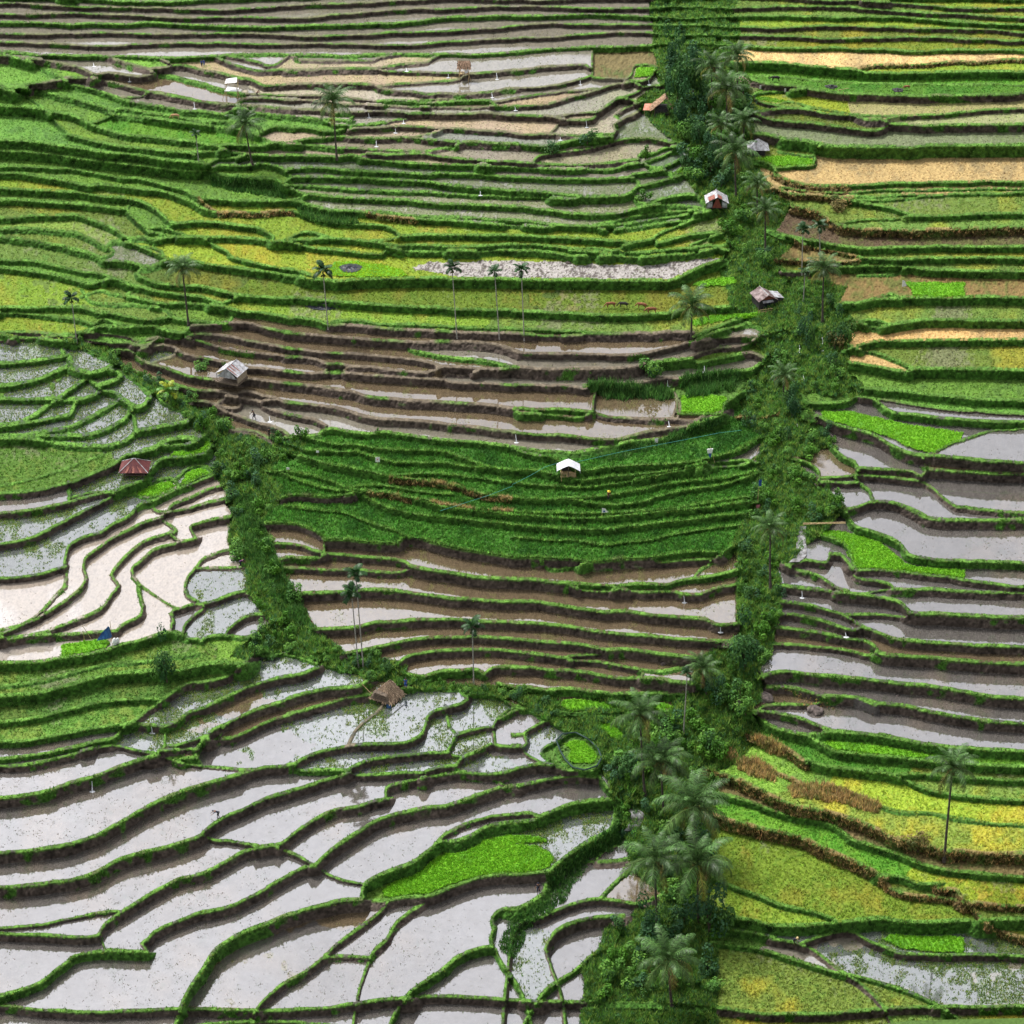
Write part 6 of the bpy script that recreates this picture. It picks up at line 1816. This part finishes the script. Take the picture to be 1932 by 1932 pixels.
# ---- boulders, dark heaps
for u,v,w,l in ((1532,1398,44,'large grey boulder at the left end of the right hand muddy terraces'),(1630,1425,42,'grey brown boulder under the bank of the right hand muddy terraces'),(1137,527,14,'small pale boulder at the foot of the long green bank'),(1327,1328,18,'small brown boulder on the mud above the short coconut palm'),(1480,1408,26,'dark boulder half hidden in the grass left of the large boulder'),(1795,1392,10,'small pink grey stone near the dry grass slope')):
    p=gpos(u,v); s=w/ppm(p)/2.5; me=ico('boulder',3,(s,s*.8,s*.55),int(u),.13); me.materials.append(M_STONE); o_=link('boulder',me,l,'boulder'); o_.location=p+Vector((0,0,s*.2)); o_.rotation_euler=(0,0,u)
def heap(u,v,wpx,hpx,label,mat,name):
    p=gpos(u,v); k=ppm(p); rg2=random.Random(int(u)); V=[];F=[];a_=wpx/2/k; b_=hpx/2/k/math.sin(PHI); R_=7; A_=26
    for j in range(R_+1):
        for i in range(A_):
            t=j/R_; an=2*math.pi*i/A_; x=a_*t*math.cos(an)*(1+.12*math.sin(an*3)); y=b_*t*math.sin(an); g=gpos(u+x*k,v-y*k*math.sin(PHI)); V.append((x,g.y-p.y,g.z-p.z+.12+.28*(1-t)*rg2.uniform(.3,1.2)))
    for j in range(R_):
        for i in range(A_): F.append((j*A_+i,j*A_+(i+1)%A_,(j+1)*A_+(i+1)%A_,(j+1)*A_+i))
    me=np_mesh(name,V,F,mat); o=link(name,me,label,'heap'); o.location=p; return o
heap(701,537,44,17,'round dark bluish heap of burnt straw in the vivid yellow green patch',M_BLACK,'burnt_heap'); heap(648,614,76,13,'long black heap of burnt straw along the foot of the green bank',M_BLACK,'burnt_heap')
heap(1796,181,22,8,'dark grey heap on the top right green terrace left of the calf',M_GREYC,'burnt_heap'); heap(1662,174,24,7,'grey stubble heap on the top green terrace above the bamboo frame',M_GREYC,'burnt_heap')
# net round the small bed and ropes over the rice
def strand(name,pts,rad,mat,label,cat,lift):
    path=[gpos(u,v)+Vector((0,0,lift)) for u,v in pts]; p0=path[0].copy()
    bm=bmesh.new()
    for a,b_ in zip(path[:-1],path[1:]): rod(bm,a-p0,b_-p0,rad,rad,5)
    me=bpy.data.meshes.new(name); bm.to_mesh(me); bm.free(); me.materials.append(mat); o=link(name,me,label,cat); o.location=p0; return o
strand('rope',[(1025,980),(1060,962),(1090,945),(1120,935)],.03,M_PALEC,'thin turquoise rope from the rice to the left of the white shelter','rope',1.0)
strand('rope',[(1150,935),(1250,912),(1350,893),(1440,876),(1482,870)],.03,M_PALEC,'long thin turquoise rope across the upper rice right of the shelter','rope',1.0)
strand('rope',[(880,1032),(930,1016),(980,1000),(1025,982)],.03,M_PALEC,'thin turquoise rope across the lower left rice terraces','rope',1.0)
strand('net',[(1113,1484),(1121,1504),(1131,1524),(1146,1538),(1170,1543),(1194,1535),(1203,1519),(1195,1500),(1178,1482),(1150,1468),(1125,1470),(1113,1484)],.14,vmat('dark_green_net',(.012,.03,.025),(.03,.06,.05),8),'dark green net fence wrapped round the rounded seedling bed','net',.3)
# ---- little waterfalls between the terraces and the streams
FALLS=[(186,128,10),(258,158,10),(388,212,13),(812,138,9),(896,152,8),(993,152,12),(983,190,11),(737,231,8),(806,242,8),(790,262,9),(752,287,11),(960,387,9),(1160,165,9),(1297,166,9),(1172,248,12),(1120,277,6),(1029,217,8),(1031,877,16),(1408,738,12),(1334,767,11),(1337,847,12),(1603,1189,12),(1690,1270,9),(184,1572,20),(1367,1199,13),(1440,1260,8),(303,1460,11),(538,837,14),(1598,697,16),(1644,694,14),(1644,680,12),(1605,752,12),(1593,848,6)]
for i,(u,v,h) in enumerate(FALLS):
    a=gpos(u,v-h*.6); b_=gpos(u+1,v+h*.5); bm=bmesh.new(); top=a+Vector((0,-.1,.02))-b_
    rod(bm,top,top*.45+Vector((.05,-.12,.1)),.05,.08,6); rod(bm,top*.45+Vector((.05,-.12,.1)),(.05,-.1,.03),.08,.16,6); r_=bmesh.ops.create_icosphere(bm,subdivisions=1,radius=.45); bmesh.ops.scale(bm,verts=r_['verts'],vec=(1.5,.9,.15)); bmesh.ops.translate(bm,verts=r_['verts'],vec=(.05,-.2,.05))
    me=bpy.data.meshes.new('water_spill'); bm.to_mesh(me); bm.free(); me.materials.append(M_FOAM); o_=link('water_spill',me,kind='structure'); o_.location=b_; o_.scale=(.75,.75,1)
M_STONY=vmat('stony_stream',(.06,.055,.05),(.30,.30,.31),1.3,.3)
def stream(pts,label=None):
    V=[];F=[];C_=[];rg2=random.Random(2)
    for k,(u,v,w) in enumerate(pts):
        zc=max(gpos(u+d,v).z for d in (-w*.5,0,w*.5))+.22
        for s in (-1,-.5,0,.5,1):
            x,y,_=hit(u+s*w,v,zc); V.append((float(x),float(y),float(zc))); C_.append((.2,.19,.19) if rg2.random()<.7 else (.07,.06,.05))
    for k in range(len(pts)-1):
        for s in range(4): F.append((k*5+s,k*5+s+1,(k+1)*5+s+1,(k+1)*5+s))
    link('stream_water',np_mesh('stream_water',V,F,M_STONY,np.array(C_)),kind='structure')
stream([(1588,1124,10),(1598,1116,11),(1603,1107,11),(1603,1095,10),(1602,1080,9),(1604,1066,7),(1606,1052,6)])
stream([(1222,1542,9),(1228,1533,8),(1232,1522,6),(1230,1512,5)]); stream([(1258,1662,10),(1268,1652,12),(1272,1640,14),(1276,1628,13),(1268,1618,10)])
# ---- light, sky, camera
SUN_EL=math.radians(58); SUN_AZ=math.radians(-48)     # sun behind thin cloud, to the left
w=bpy.data.worlds.new('World'); bpy.context.scene.world=w; w.use_nodes=True; nt=w.node_tree; nt.nodes.clear()
o=nt.nodes.new('ShaderNodeOutputWorld'); b=nt.nodes.new('ShaderNodeBackground'); s=nt.nodes.new('ShaderNodeTexSky'); s.sky_type='NISHITA'; s.sun_disc=False
s.sun_elevation=SUN_EL; s.sun_rotation=SUN_AZ; s.air_density=1.0; s.dust_density=5.0; s.ozone_density=1.0
h=nt.nodes.new('ShaderNodeHueSaturation'); h.inputs['Saturation'].default_value=.14; h.inputs['Value'].default_value=1.0
nt.links.new(s.outputs[0],h.inputs['Color']); tcw=nt.nodes.new('ShaderNodeTexCoord'); cn=nt.nodes.new('ShaderNodeTexNoise'); cn.inputs['Scale'].default_value=5.5; cn.inputs['Detail'].default_value=5; cn.inputs['Roughness'].default_value=.5; nt.links.new(tcw.outputs['Generated'],cn.inputs['Vector'])
cm=nt.nodes.new('ShaderNodeMapRange'); cm.inputs[1].default_value=.32; cm.inputs[2].default_value=.68; cm.inputs[3].default_value=.72; cm.inputs[4].default_value=1.3; nt.links.new(cn.outputs['Fac'],cm.inputs[0])
cv_=nt.nodes.new('ShaderNodeVectorMath'); cv_.operation='SCALE'; nt.links.new(h.outputs[0],cv_.inputs[0]); nt.links.new(cm.outputs[0],cv_.inputs['Scale'])      # thin broken cloud
nt.links.new(cv_.outputs[0],b.inputs['Color']); b.inputs['Strength'].default_value=.13; nt.links.new(b.outputs[0],o.inputs['Surface'])
ld=bpy.data.lights.new('sun','SUN'); ld.energy=1.5; ld.angle=math.radians(10); ld.color=(1,.96,.9); lo_=bpy.data.objects.new('sun',ld); COLL.objects.link(lo_)
dirv=Vector((math.sin(SUN_AZ)*math.cos(SUN_EL),math.cos(SUN_AZ)*math.cos(SUN_EL),math.sin(SUN_EL))); lo_.rotation_euler=dirv.to_track_quat('Z','Y').to_euler(); lo_.location=(0,400,400)
cd=bpy.data.cameras.new('camera'); cam=bpy.data.objects.new('camera',cd); COLL.objects.link(cam); cam.location=(0,0,HC); cam.rotation_euler=(math.pi/2-PHI,0,0)
cd.sensor_fit='HORIZONTAL'; cd.sensor_width=36; cd.lens=36*FPX/2048; cd.clip_end=9000; cd.clip_start=1
sc=bpy.context.scene; sc.camera=cam; sc.view_settings.view_transform='Standard'; sc.view_settings.look='None'; sc.view_settings.exposure=1.12; sc.view_settings.gamma=1
sc.render.resolution_x=sc.render.resolution_y=1024
sc.cycles.max_bounces=5; sc.cycles.diffuse_bounces=2; sc.cycles.glossy_bounces=3; sc.cycles.transmission_bounces=2
